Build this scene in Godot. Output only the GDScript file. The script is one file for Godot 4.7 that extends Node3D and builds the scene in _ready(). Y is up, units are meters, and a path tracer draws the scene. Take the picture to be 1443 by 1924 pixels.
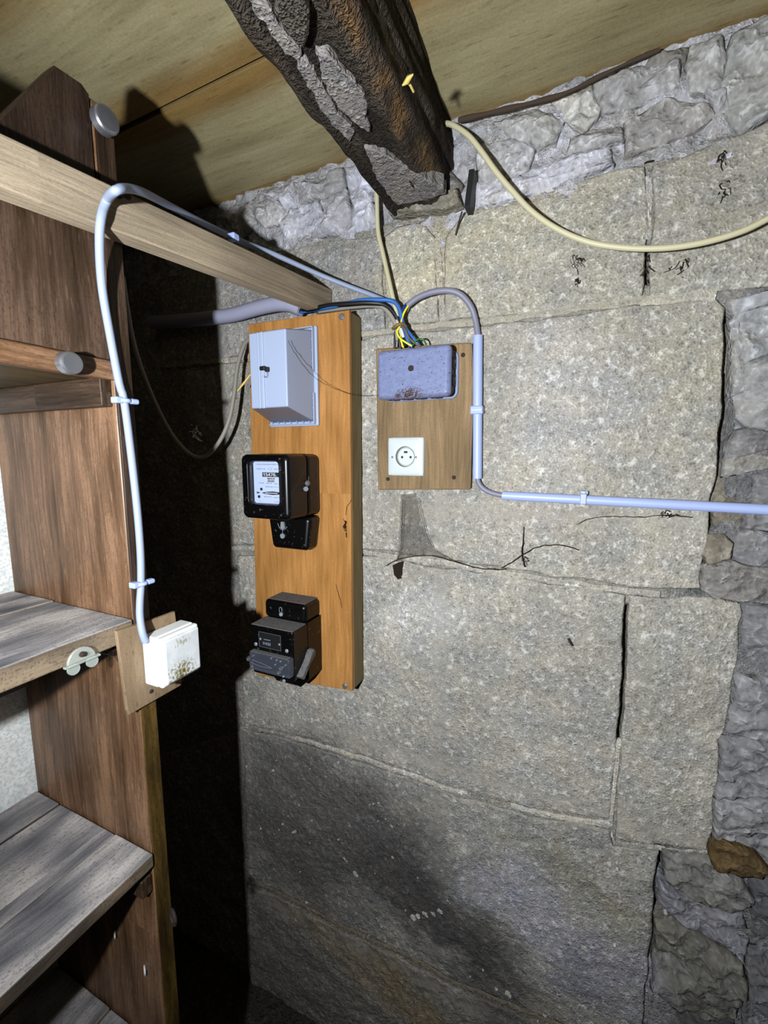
extends Node3D
# A cellar corner: stone wall with electric meter board, junction box, socket and a shelf unit made from old furniture.
# Metres; the stone wall's face is the plane z = 0, the room lies at z > 0, the floor at y = -0.075.

const FLOOR_Y := -0.075
var rng := RandomNumberGenerator.new()
var noise_a := FastNoiseLite.new()
var noise_b := FastNoiseLite.new()
var noise_c := FastNoiseLite.new()
var noise_r := FastNoiseLite.new()
var used := {}
var M := {}

# ---------------------------------------------------------------- mesh builder
class Shape:
	var v := PackedVector3Array()
	var n := PackedVector3Array()
	var uv := PackedVector2Array()
	var col := PackedColorArray()
	var idx := PackedInt32Array()
	var tint := Color.WHITE
	var off := Vector2.ZERO      # shifts the texture so that alike pieces differ

	func add(p: Vector3, nn: Vector3, t: Vector2, c = null) -> int:
		v.append(p)
		n.append(nn)
		uv.append(t + off)
		col.append(tint if c == null else c)
		return v.size() - 1

	# a triangle wound clockwise as seen from the side that its normals point to
	func tri(a: int, b: int, c: int) -> void:
		var g := (v[b] - v[a]).cross(v[c] - v[a])
		if g.dot(n[a] + n[b] + n[c]) > 0.0:
			idx.append_array(PackedInt32Array([a, c, b]))
		else:
			idx.append_array(PackedInt32Array([a, b, c]))

	func quad(a: int, b: int, c: int, d: int) -> void:
		tri(a, b, c)
		tri(a, c, d)

	# box with rounded edges; grain 0/1/2 is the axis that texture V follows
	func rbox(center: Vector3, size: Vector3, r: float, seg := 2, grain := 1, basis := Basis.IDENTITY) -> void:
		var h := size / 2.0
		r = minf(r, minf(h.x, minf(h.y, h.z)) * 0.98)
		for f in 6:
			var ax := f / 2
			var sg := 1.0 if f % 2 == 0 else -1.0
			var a1 := (ax + 1) % 3
			var a2 := (ax + 2) % 3
			var l1 := cuts(h[a1], r, seg)
			var l2 := cuts(h[a2], r, seg)
			var base := v.size()
			for i in l1.size():
				for j in l2.size():
					var p := Vector3.ZERO
					p[ax] = sg * h[ax]
					p[a1] = l1[i]
					p[a2] = l2[j]
					var q := Vector3(clampf(p.x, -h.x + r, h.x - r), clampf(p.y, -h.y + r, h.y - r), clampf(p.z, -h.z + r, h.z - r))
					var d := (p - q).normalized()
					var w := q + d * r
					var g := w[grain] if ax != grain else w[a1]
					var o := w[a2] if a1 == grain else w[a1]
					if ax == grain:
						o = w[a2]
					add(center + basis * w, basis * d, Vector2(o, g))
			for i in l1.size() - 1:
				for j in l2.size() - 1:
					var k := base + i * l2.size() + j
					quad(k, k + 1, k + l2.size() + 1, k + l2.size())

	func cuts(h: float, r: float, seg: int) -> PackedFloat32Array:
		var l := PackedFloat32Array()
		for k in seg:
			l.append(-h + r - r * tan(PI / 4 * (1.0 - float(k) / seg)))
		l.append(-h + r)
		if h - r > 1e-5:
			l.append(h - r)
		for k in range(1, seg + 1):
			l.append(h - r + r * tan(PI / 4 * float(k) / seg))
		return l

	func tube(path: Array, r, sides := 10, caps := true, squash := 1.0) -> void:
		var m := path.size()
		var base := v.size()
		var up := Vector3(0.13, 0.9, 0.37).normalized()
		var lenv := 0.0
		var t0 := Vector3.ZERO
		for i in m:
			var t: Vector3 = (path[mini(i + 1, m - 1)] - path[maxi(i - 1, 0)]).normalized()
			up = (up - t * up.dot(t)).normalized()
			if i > 0:
				lenv += path[i].distance_to(path[i - 1])
			var rr: float = r.call(float(i) / (m - 1), lenv) if r is Callable else r
			var side := t.cross(up)
			for s in sides + 1:
				var a := TAU * s / sides
				var d := up * cos(a) + side * sin(a) * squash
				add(path[i] + d * rr, d.normalized(), Vector2(float(s) / sides, lenv))
			t0 = t
		for i in m - 1:
			for s in sides:
				var k := base + i * (sides + 1) + s
				quad(k, k + 1, k + sides + 2, k + sides + 1)
		if caps:
			for e in 2:
				var i := 0 if e == 0 else m - 1
				var t: Vector3 = (path[1] - path[0]).normalized() * -1.0 if e == 0 else t0
				var c := add(path[i], t, Vector2(0.5, 0.5))
				var ring := []
				for s in sides + 1:
					ring.append(add(v[base + i * (sides + 1) + s], t, Vector2(0.5, 0.5)))
				for s in sides:
					tri(c, ring[s], ring[s + 1])

	# profile of (radius, height) turned about an axis
	func lathe(profile: Array, origin: Vector3, axis: Vector3, sides := 20) -> void:
		var z := axis.normalized()
		var x := z.cross(Vector3(0.31, 0.86, 0.41)).normalized()
		var y := z.cross(x)
		for k in profile.size() - 1:
			var p: Vector2 = profile[k]
			var q: Vector2 = profile[k + 1]
			var t := (q - p).normalized()
			var nn := Vector2(t.y, -t.x)
			var base := v.size()
			for s in sides + 1:
				var d := x * cos(TAU * s / sides) + y * sin(TAU * s / sides)
				for e in [p, q]:
					add(origin + d * e.x + z * e.y, (d * nn.x + z * nn.y).normalized(), Vector2(d.dot(x), d.dot(y)) * e.x)
			for s in sides:
				quad(base + s * 2, base + s * 2 + 1, base + s * 2 + 3, base + s * 2 + 2)

	# polygon in the plane (ex, ey) pushed from back to front along ez, front edge bevelled
	func slab(poly: PackedVector2Array, o: Vector3, ex: Vector3, ey: Vector3, ez: Vector3, back: float, front: float, bevel := 0.0) -> void:
		var m := poly.size()
		var inner := poly
		if bevel > 0.0:
			inner = Shape.inset(poly, bevel)
		var tris := Geometry2D.triangulate_polygon(inner)
		for face in 2:
			var pl := inner if face == 0 else poly
			var d := front if face == 0 else back
			var nn := ez if face == 0 else -ez
			var base := v.size()
			for p in pl:
				add(o + ex * p.x + ey * p.y + ez * d, nn, p)
			for k in range(0, tris.size(), 3):
				tri(base + tris[k], base + tris[k + 1], base + tris[k + 2])
		var ctr := Vector2.ZERO
		for p in poly:
			ctr += p / m
		for i in m:
			var j := (i + 1) % m
			var e := (poly[j] - poly[i]).normalized()
			var out := Vector2(e.y, -e.x)
			if Geometry2D.is_polygon_clockwise(poly):
				out = -out
			var n3 := ex * out.x + ey * out.y
			var a := [[poly, back], [poly, front - bevel], [inner, front]]
			for s in (2 if bevel > 0.0 else 1):
				var p0: PackedVector2Array = a[s][0]
				var p1: PackedVector2Array = a[s + 1][0]
				var nn := n3 if s == 0 else (n3 + ez).normalized()
				var l := poly[i].distance_to(poly[j])
				var k := add(o + ex * p0[i].x + ey * p0[i].y + ez * a[s][1], nn, Vector2(a[s][1], 0))
				add(o + ex * p0[j].x + ey * p0[j].y + ez * a[s][1], nn, Vector2(a[s][1], l))
				add(o + ex * p1[j].x + ey * p1[j].y + ez * a[s + 1][1], nn, Vector2(a[s + 1][1], l))
				add(o + ex * p1[i].x + ey * p1[i].y + ez * a[s + 1][1], nn, Vector2(a[s + 1][1], 0))
				quad(k, k + 1, k + 2, k + 3)

	static func inset(poly: PackedVector2Array, d: float) -> PackedVector2Array:
		var m := poly.size()
		var cw := Geometry2D.is_polygon_clockwise(poly)
		var out := PackedVector2Array()
		for i in m:
			var e1 := (poly[i] - poly[(i + m - 1) % m]).normalized()
			var e2 := (poly[(i + 1) % m] - poly[i]).normalized()
			var n1 := Vector2(-e1.y, e1.x)
			var n2 := Vector2(-e2.y, e2.x)
			if cw:
				n1 = -n1
				n2 = -n2
			var b := (n1 + n2).normalized()
			out.append(poly[i] + b * d / maxf(0.5, b.dot(n1)))
		return out

	# rows x columns of points from a function; normals from neighbours, turned towards `towards`
	func sheet(nu: int, nv: int, at: Callable, towards: Vector3, uvs := Vector2.ONE, shade = null) -> void:
		var pts := []
		for j in nv + 1:
			for i in nu + 1:
				pts.append(at.call(float(i) / nu, float(j) / nv))
		var base := v.size()
		for j in nv + 1:
			for i in nu + 1:
				var a: Vector3 = pts[j * (nu + 1) + mini(i + 1, nu)] - pts[j * (nu + 1) + maxi(i - 1, 0)]
				var b: Vector3 = pts[mini(j + 1, nv) * (nu + 1) + i] - pts[maxi(j - 1, 0) * (nu + 1) + i]
				var nn := a.cross(b).normalized()
				if nn.dot(towards) < 0.0:
					nn = -nn
				var p: Vector3 = pts[j * (nu + 1) + i]
				add(p, nn, Vector2(float(i) / nu * uvs.x, float(j) / nv * uvs.y), shade.call(p) if shade else null)
		for j in nv:
			for i in nu:
				var k := base + j * (nu + 1) + i
				quad(k, k + 1, k + nu + 2, k + nu + 1)

	# bend every vertex added since `from` by a function
	func warp(from: int, f: Callable) -> void:
		for k in range(from, v.size()):
			v[k] = f.call(v[k])

	func mesh() -> ArrayMesh:
		var a := []
		a.resize(Mesh.ARRAY_MAX)
		a[Mesh.ARRAY_VERTEX] = v
		a[Mesh.ARRAY_NORMAL] = n
		a[Mesh.ARRAY_TEX_UV] = uv
		a[Mesh.ARRAY_COLOR] = col
		a[Mesh.ARRAY_INDEX] = idx
		var m := ArrayMesh.new()
		m.add_surface_from_arrays(Mesh.PRIMITIVE_TRIANGLES, a)
		return m

# ---------------------------------------------------------------- scene helpers
func numbered(called: String) -> String:
	if not used.has(called):
		used[called] = 0
		return called
	used[called] += 1
	return "%s_%03d" % [called, used[called]]

func put(called: String, s: Shape, m: Material, parent: Node3D) -> MeshInstance3D:
	var o := MeshInstance3D.new()
	o.name = numbered(called) if parent == self else called
	o.mesh = s.mesh()
	o.material_override = m
	parent.add_child(o, true)
	return o

func thing(called: String, label: String, category: String, group := "") -> Node3D:
	var o := Node3D.new()
	o.name = numbered(called)
	add_child(o)
	return tag(o, label, category, group)

func tag(o: Node3D, label: String, category: String, group := "") -> Node3D:
	o.set_meta("label", label)
	o.set_meta("category", category)
	if group:
		o.set_meta("group", group)
	return o

func structure(called: String, label: String) -> Node3D:
	var o := Node3D.new()
	o.name = called
	o.set_meta("kind", "structure")
	o.set_meta("label", label)
	o.set_meta("category", called.split("_")[0])
	add_child(o)
	return o

func curve(points: Array, step := 0.006) -> Array:
	var out := []
	var m := points.size()
	for i in m - 1:
		var p0: Vector3 = points[maxi(i - 1, 0)]
		var p1: Vector3 = points[i]
		var p2: Vector3 = points[i + 1]
		var p3: Vector3 = points[mini(i + 2, m - 1)]
		var k := maxi(2, int(p1.distance_to(p2) / step))
		for j in k:
			out.append(p1.cubic_interpolate(p2, p0, p3, float(j) / k))
	out.append(points[m - 1])
	return out

func cable(called: String, points: Array, r: float, m: Material, parent: Node3D, sides := 10) -> MeshInstance3D:
	var s := Shape.new()
	s.tube(curve(points), r, sides)
	return put(called, s, m, parent)

# ---------------------------------------------------------------- materials
func plain(c: Color, rough := 0.6, metal := 0.0, spec := 0.5) -> StandardMaterial3D:
	var m := StandardMaterial3D.new()
	m.albedo_color = c
	m.roughness = rough
	m.metallic = metal
	m.metallic_specular = spec
	return m

func textured(c: Color, tex: Texture2D, scale: Vector2, rough := 0.7, height: Texture2D = null, depth := 0.0, spec := 0.4) -> StandardMaterial3D:
	var m := plain(c, rough, 0.0, spec)
	m.albedo_texture = tex
	m.vertex_color_use_as_albedo = true
	m.uv1_scale = Vector3(scale.x, scale.y, 1)
	if height:
		m.heightmap_enabled = true
		m.heightmap_texture = height
		m.heightmap_scale = depth
	return m

func world_textured(c: Color, tex: Texture2D, scale: float, rough: float, height: Texture2D, depth: float) -> StandardMaterial3D:
	var m := textured(c, tex, Vector2(scale, scale), rough, height, depth, 0.25)
	m.uv1_triplanar = true
	m.uv1_world_triplanar = true
	m.uv1_scale = Vector3(scale, scale, scale)
	return m

func noise(seed_: int, freq: float, octaves := 3, kind := FastNoiseLite.TYPE_SIMPLEX_SMOOTH) -> FastNoiseLite:
	var n := FastNoiseLite.new()
	n.seed = seed_
	n.noise_type = kind
	n.frequency = freq
	n.fractal_octaves = octaves
	return n

func field(n: FastNoiseLite, size: int) -> PackedByteArray:
	return n.get_seamless_image(size, size, false, false, 0.12, true).get_data()

func image_of(size: Vector2i, bytes: PackedByteArray) -> ImageTexture:
	return ImageTexture.create_from_image(Image.create_from_data(size.x, size.y, false, Image.FORMAT_RGB8, bytes))

func make_stone_textures() -> Array:
	var s := 1024
	var fine := field(noise(3, 0.11, 3), s)
	var mid := field(noise(5, 0.035, 4), s)
	var big := field(noise(8, 0.006, 3), s)
	var cell := noise(11, 0.05, 2, FastNoiseLite.TYPE_CELLULAR)
	cell.cellular_return_type = FastNoiseLite.RETURN_DISTANCE
	var grit := field(cell, s)
	var flake := field(noise(14, 0.022, 5), s)
	var color := PackedByteArray()
	var high := PackedByteArray()
	color.resize(s * s * 3)
	high.resize(s * s * 3)
	for i in s * s:
		var f := fine[i] / 255.0
		var m := mid[i] / 255.0
		var b := big[i] / 255.0
		var g := grit[i] / 255.0
		var speck := maxf(0.0, m * 0.6 + f * 0.5 - 0.66) * 2.4 + maxf(0.0, flake[i] / 255.0 - 0.66) * 2.2
		var pit := maxf(0.0, 0.42 - (m * 0.55 + f * 0.35 + g * 0.25)) * 1.5
		var val := 0.75 + (f - 0.5) * 0.22 + (m - 0.5) * 0.15 + (b - 0.5) * 0.08 + speck * 0.60 - pit * 0.42
		var warm := 0.012 + (b - 0.5) * 0.05 - speck * 0.05
		color[i * 3] = int(clampf(val + warm * 0.5, 0.05, 1.0) * 255)
		color[i * 3 + 1] = int(clampf(val, 0.05, 1.0) * 255)
		color[i * 3 + 2] = int(clampf(val - warm, 0.05, 1.0) * 255)
		var h := int(clampf(0.35 + (f - 0.5) * 0.35 + (m - 0.5) * 0.55 + speck * 0.5 - pit * 0.8, 0.0, 1.0) * 255)
		high[i * 3] = h
		high[i * 3 + 1] = h
		high[i * 3 + 2] = h
	return [image_of(Vector2i(s, s), color), image_of(Vector2i(s, s), high)]

# long-grained wood: lines along V, `cracks` dark splits, `blotch` slow changes
func make_wood(seed_: int, line: float, cracks: float, blotch: float, warm := 0.0, scuff := 0.0) -> Array:
	var w := 384
	var h := 768
	var a := noise(seed_, 1.0, 3)
	var b := noise(seed_ + 1, 1.0, 2)
	var color := PackedByteArray()
	var high := PackedByteArray()
	color.resize(w * h * 3)
	high.resize(w * h * 3)
	for y in h:
		for x in w:
			var bend := b.get_noise_2d(x * 0.006, y * 0.0035) * 9.0
			var g := a.get_noise_2d((x + bend) * 0.11, y * 0.0045)
			var g2 := a.get_noise_2d((x + bend) * 0.42 + 300.0, y * 0.018)
			var bl := b.get_noise_2d(x * 0.017 + 90.0, y * 0.0042)
			var fl := b.get_noise_2d(x * 0.3, y * 0.3 + 500.0)
			var val := 0.76 + g * line + g2 * line * 0.7 + bl * blotch + fl * 0.05
			var cr := maxf(0.0, absf(g2) * -1.0 + 0.06) * 16.0 * cracks * clampf(bl * 2.0 + 0.6, 0.0, 1.0)
			val = clampf(val - cr + scuff * maxf(0.0, b.get_noise_2d(x * 0.22 + 40.0, y * 0.03 + 700.0) - 0.42) * 1.6, 0.03, 1.0)
			var k := (y * w + x) * 3
			var wm := (0.76 - val) * warm
			color[k] = int(clampf(val + wm * 0.4, 0.0, 1.0) * 255)
			color[k + 1] = int(val * 255)
			color[k + 2] = int(clampf(val - wm, 0.0, 1.0) * 255)
			var hh := int(clampf(0.6 + g2 * 0.3 + g * 0.2 - cr, 0.0, 1.0) * 255)
			high[k] = hh
			high[k + 1] = hh
			high[k + 2] = hh
	return [image_of(Vector2i(w, h), color), image_of(Vector2i(w, h), high)]

# even surface with specks of dirt or rust: lerps from clean to spot
func make_spotted(seed_: int, size: int, freq: float, clean: Color, spot: Color, level: float, extra = null) -> ImageTexture:
	var a := noise(seed_, freq, 4)
	var img := Image.create(size, size, false, Image.FORMAT_RGB8)
	for y in size:
		for x in size:
			var t := clampf((a.get_noise_2d(x, y) - level) * 6.0, 0.0, 1.0)
			if extra:
				t = clampf(t + extra.call(float(x) / size, float(y) / size, a), 0.0, 1.0)
			var c := clean * (0.95 + 0.08 * a.get_noise_2d(x * 0.37 + 70.0, y * 0.37))
			img.set_pixel(x, y, c.lerp(spot, t))
	return ImageTexture.create_from_image(img)

func make_materials() -> void:
	var st := make_stone_textures()
	M.stone = world_textured(Color.WHITE, st[0], 1.7, 0.95, st[1], 0.4)
	M.rough_stone = world_textured(Color.WHITE, st[0], 0.9, 0.95, st[1], 0.6)
	M.mortar = world_textured(Color.WHITE, st[0], 1.9, 0.97, st[1], 0.5)
	var varnish := make_wood(21, 0.20, 0.25, 0.34, 0.25, 0.5)
	var weather := make_wood(31, 0.12, 0.22, 0.24)
	var dry := make_wood(35, 0.10, 0.10, 0.12)
	var dusty := make_wood(37, 0.10, 0.25, 0.36, -0.1)
	var ply := make_wood(41, 0.09, 0.05, 0.12, 0.3)
	var pine := make_wood(51, 0.05, 0.04, 0.10, 0.2, -0.22)
	M.varnish = textured(Color(0.50, 0.37, 0.265), varnish[0], Vector2(2.6, 1.1), 0.42, varnish[1], 0.05)
	M.varnish_dark = textured(Color(0.27, 0.20, 0.145), varnish[0], Vector2(2.6, 1.1), 0.5, varnish[1], 0.06)
	M.varnish_mid = textured(Color(0.33, 0.25, 0.19), varnish[0], Vector2(2.6, 1.1), 0.55, varnish[1], 0.06)
	M.varnish_black = textured(Color(0.20, 0.145, 0.105), varnish[0], Vector2(3.2, 1.6), 0.5, varnish[1], 0.1)
	M.edge = textured(Color(0.34, 0.26, 0.10), varnish[0], Vector2(2.0, 1.6), 0.5, varnish[1], 0.04)
	M.tread = textured(Color(0.70, 0.685, 0.685), dusty[0], Vector2(1.9, 1.9), 0.95, dusty[1], 0.12, 0.2)
	M.tread_edge = textured(Color(0.30, 0.23, 0.14), weather[0], Vector2(2.6, 1.4), 0.85, weather[1], 0.1, 0.25)
	M.batten = textured(Color(0.70, 0.635, 0.54), dry[0], Vector2(4.2, 1.2), 0.9, dry[1], 0.08, 0.2)
	M.socket_wood = textured(Color(0.645, 0.545, 0.415), dry[0], Vector2(3.4, 1.3), 0.85, dry[1], 0.06, 0.2)
	M.ply = textured(Color(0.80, 0.57, 0.315), ply[0], Vector2(2.4, 1.2), 0.42, ply[1], 0.01)
	M.ply_side = textured(Color(0.55, 0.47, 0.30), ply[0], Vector2(5.0, 1.2), 0.6, ply[1], 0.02)
	M.board = textured(Color.WHITE, pine[0], Vector2(1.6, 0.8), 0.75, pine[1], 0.03, 0.3)
	M.rot = world_textured(Color.WHITE, st[0], 2.6, 0.95, st[1], 1.4)
	M.heart = world_textured(Color(1, 1, 1), st[0], 4.0, 0.9, st[1], 1.0)
	M.hardboard = textured(Color(0.62, 0.53, 0.42), pine[0], Vector2(2, 2), 0.85, null, 0.0, 0.2)
	M.grey_plastic = plain(Color(0.585, 0.635, 0.735), 0.42)
	M.sleeve = plain(Color(0.56, 0.565, 0.65), 0.6)
	M.pvc = plain(Color(0.61, 0.67, 0.84), 0.42)
	M.grey_cable = plain(Color(0.46, 0.46, 0.53), 0.5)
	M.pale_cable = plain(Color(0.50, 0.545, 0.635), 0.55)
	M.old_cable = plain(Color(0.50, 0.485, 0.45), 0.6)
	M.cream_cable = plain(Color(0.72, 0.70, 0.58), 0.5)
	M.blue = plain(Color(0.15, 0.36, 0.62), 0.4)
	M.deep_blue = plain(Color(0.10, 0.18, 0.48), 0.4)
	M.black_wire = plain(Color(0.02, 0.02, 0.025), 0.45)
	M.yellow = plain(Color(0.86, 0.84, 0.18), 0.4)
	M.green = plain(Color(0.05, 0.38, 0.14), 0.4)
	M.brown_wire = plain(Color(0.42, 0.33, 0.22), 0.5)
	M.clip = plain(Color(0.56, 0.62, 0.80), 0.4)
	M.bakelite = textured(Color(1, 1, 1), make_spotted(61, 256, 0.045, Color(0.022, 0.021, 0.026), Color(0.26, 0.25, 0.24), 0.42), Vector2(6, 6), 0.3)
	M.bakelite_dusty = textured(Color(1, 1, 1), make_spotted(62, 256, 0.03, Color(0.045, 0.043, 0.042), Color(0.28, 0.27, 0.26), 0.28), Vector2(7, 7), 0.55)
	M.dust = textured(Color(1, 1, 1), make_spotted(63, 256, 0.06, Color(0.40, 0.395, 0.395), Color(0.31, 0.305, 0.305), 0.2), Vector2(8, 8), 0.98, null, 0.0, 0.1)
	M.metal = plain(Color(0.62, 0.63, 0.66), 0.35, 0.9)
	M.dull_metal = plain(Color(0.46, 0.46, 0.48), 0.5, 0.6)
	M.seal = plain(Color(0.52, 0.55, 0.57), 0.5, 0.3)
	M.dark_metal = plain(Color(0.14, 0.14, 0.15), 0.5, 0.5)
	M.rust = plain(Color(0.17, 0.12, 0.10), 0.8, 0.2)
	M.dial = plain(Color(0.72, 0.78, 0.93), 0.5)
	M.ink = plain(Color(0.03, 0.03, 0.04), 0.6)
	M.print = plain(Color(0.50, 0.53, 0.62), 0.6)
	M.white = plain(Color(0.77, 0.78, 0.78), 0.4)
	M.socket_white = plain(Color(0.73, 0.765, 0.775), 0.4)
	var moss := func(u: float, w: float, n: FastNoiseLite) -> float:
		var d := Vector2((u - 0.42) / 0.42, (w - 0.86) / 0.30).length()
		var e := Vector2((u - 0.5) / 0.5, (w - 0.16) / 0.14).length()
		return clampf(0.85 - d + n.get_noise_2d(u * 500.0, w * 500.0) * 1.1, 0.0, 1.0) * 0.95 + clampf(0.45 - e + n.get_noise_2d(u * 600.0 + 40.0, w * 300.0) * 0.9, 0.0, 0.35)
	M.rocker = textured(Color(1, 1, 1), make_spotted(71, 256, 0.02, Color(0.76, 0.775, 0.785), Color(0.31, 0.27, 0.10), 0.7, moss), Vector2(1, 1), 0.45)
	var rusty := func(u: float, w: float, n: FastNoiseLite) -> float:
		var d := Vector2((u - 0.47) / 0.16, (w - 0.90) / 0.11).length()
		var e := Vector2((u - 0.30) / 0.06, (w - 0.93) / 0.08).length()
		var low := clampf((w - 0.9) * 3.0, 0.0, 0.35)
		return clampf(1.0 - d + n.get_noise_2d(u * 500.0, w * 500.0) * 1.3, 0.0, 1.0) + clampf(0.8 - e, 0.0, 0.7) + low * (0.5 + n.get_noise_2d(u * 400.0, w * 400.0))
	M.enamel = textured(Color(1, 1, 1), make_spotted(81, 384, 0.05, Color(0.45, 0.49, 0.635), Color(0.22, 0.13, 0.10), 0.44, rusty), Vector2(1, 1), 0.38)
	M.enamel_side = textured(Color(1, 1, 1), make_spotted(82, 256, 0.035, Color(0.33, 0.34, 0.40), Color(0.17, 0.14, 0.12), -0.1), Vector2(8, 8), 0.6)
	M.enamel_plain = plain(Color(0.47, 0.51, 0.65), 0.35)
	M.foam = textured(Color(0.95, 0.96, 0.95), make_spotted(91, 256, 0.09, Color(1, 1, 1), Color(0.84, 0.86, 0.86), 0.05), Vector2(6, 6), 0.9, null, 0.0, 0.2)
	M.web = plain(Color(0.16, 0.13, 0.11), 0.95, 0.0, 0.1)
	M.web_pale = plain(Color(0.45, 0.43, 0.40), 0.95, 0.0, 0.1)
	M.straw = plain(Color(0.82, 0.72, 0.40), 0.8)
	M.earth = world_textured(Color(0.32, 0.30, 0.28), st[0], 1.0, 0.97, st[1], 0.8)
	M.twig = plain(Color(0.22, 0.17, 0.13), 0.9)
	var g := plain(Color(0.3, 0.32, 0.36, 0.05), 0.05)
	g.transparency = BaseMaterial3D.TRANSPARENCY_ALPHA
	M.glass = g
	var c := plain(Color(0.42, 0.45, 0.52, 0.22), 0.12)
	c.transparency = BaseMaterial3D.TRANSPARENCY_ALPHA
	M.clear = c
	var h := plain(Color(0.70, 0.73, 0.70, 0.34), 0.3)
	h.transparency = BaseMaterial3D.TRANSPARENCY_ALPHA
	M.milky = h
	var z := plain(Color(0.30, 0.28, 0.25, 0.20), 0.95, 0.0, 0.05)
	z.transparency = BaseMaterial3D.TRANSPARENCY_ALPHA
	M.gauze = z

# ---------------------------------------------------------------- stone
# stains and mineral colours that belong to the wall: centre, half-sizes, turn, colour, strength
var stains := [
	[Vector2(-0.438, 0.609), Vector2(0.33, 0.16), -0.40, Color(0.13, 0.125, 0.125), 0.95],
	[Vector2(-0.239, 0.445), Vector2(0.30, 0.10), -0.62, Color(0.11, 0.105, 0.105), 0.97],
	[Vector2(-0.652, 0.474), Vector2(0.25, 0.19), -0.2, Color(0.165, 0.155, 0.15), 0.88],
	[Vector2(-0.647, 0.655), Vector2(0.22, 0.13), -0.1, Color(0.20, 0.19, 0.185), 0.8],
	[Vector2(-0.027, 0.546), Vector2(0.19, 0.10), -0.66, Color(0.50, 0.495, 0.55), 1.0],
	[Vector2(0.110, 0.484), Vector2(0.12, 0.10), -0.5, Color(0.37, 0.365, 0.41), 0.9],
	[Vector2(-0.504, 0.210), Vector2(0.20, 0.05), -0.4, Color(0.34, 0.29, 0.22), 0.8],
	[Vector2(-0.304, 0.178), Vector2(0.16, 0.07), -0.6, Color(0.36, 0.29, 0.19), 0.85],
	[Vector2(0.108, 0.671), Vector2(0.14, 0.035), -0.4, Color(0.33, 0.31, 0.24), 0.6],
	[Vector2(-0.302, 1.192), Vector2(0.11, 0.07), 0.4, Color(0.72, 0.71, 0.69), 0.6],
	[Vector2(-0.311, 1.926), Vector2(0.08, 0.10), 0.0, Color(0.66, 0.62, 0.48), 0.7],
	[Vector2(-0.194, 1.935), Vector2(0.16, 0.07), 0.2, Color(0.62, 0.585, 0.46), 0.6],
	[Vector2(-0.030, 1.642), Vector2(0.11, 0.16), 0.0, Color(0.60, 0.595, 0.60), 0.5],
	[Vector2(0.157, 1.734), Vector2(0.07, 0.16), 0.0, Color(0.52, 0.50, 0.41), 0.5],
	[Vector2(-0.077, 1.443), Vector2(0.12, 0.05), 0.0, Color(0.58, 0.52, 0.47), 0.35],
	[Vector2(-0.070, 1.284), Vector2(0.16, 0.03), 0.0, Color(0.55, 0.53, 0.46), 0.5],
]

func wall_color(x: float, y: float, base: Color) -> Color:
	var c := base
	var wob := Vector2(noise_a.get_noise_2d(x * 5.0, y * 5.0), noise_a.get_noise_2d(x * 5.0 + 40.0, y * 5.0)) * 0.05 + Vector2(noise_b.get_noise_2d(x * 28.0, y * 28.0), noise_b.get_noise_2d(x * 28.0 + 9.0, y * 28.0)) * 0.03
	for s in stains:
		var d: Vector2 = (Vector2(x, y) - s[0] + wob).rotated(-s[2])
		var q := Vector2(d.x / s[1].x, d.y / s[1].y).length()
		var k: float = clampf(1.35 - q, 0.0, 1.0)
		k = k * k * (3.0 - 2.0 * k) * s[4]
		if k > 0.0:
			c = c.lerp(s[3], k)
	var m := 1.0 + 0.16 * noise_b.get_noise_2d(x * 3.0, y * 3.0) + 0.12 * noise_b.get_noise_2d(x * 14.0, y * 14.0)
	return Color(c.r * m, c.g * m, c.b * m)

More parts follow.
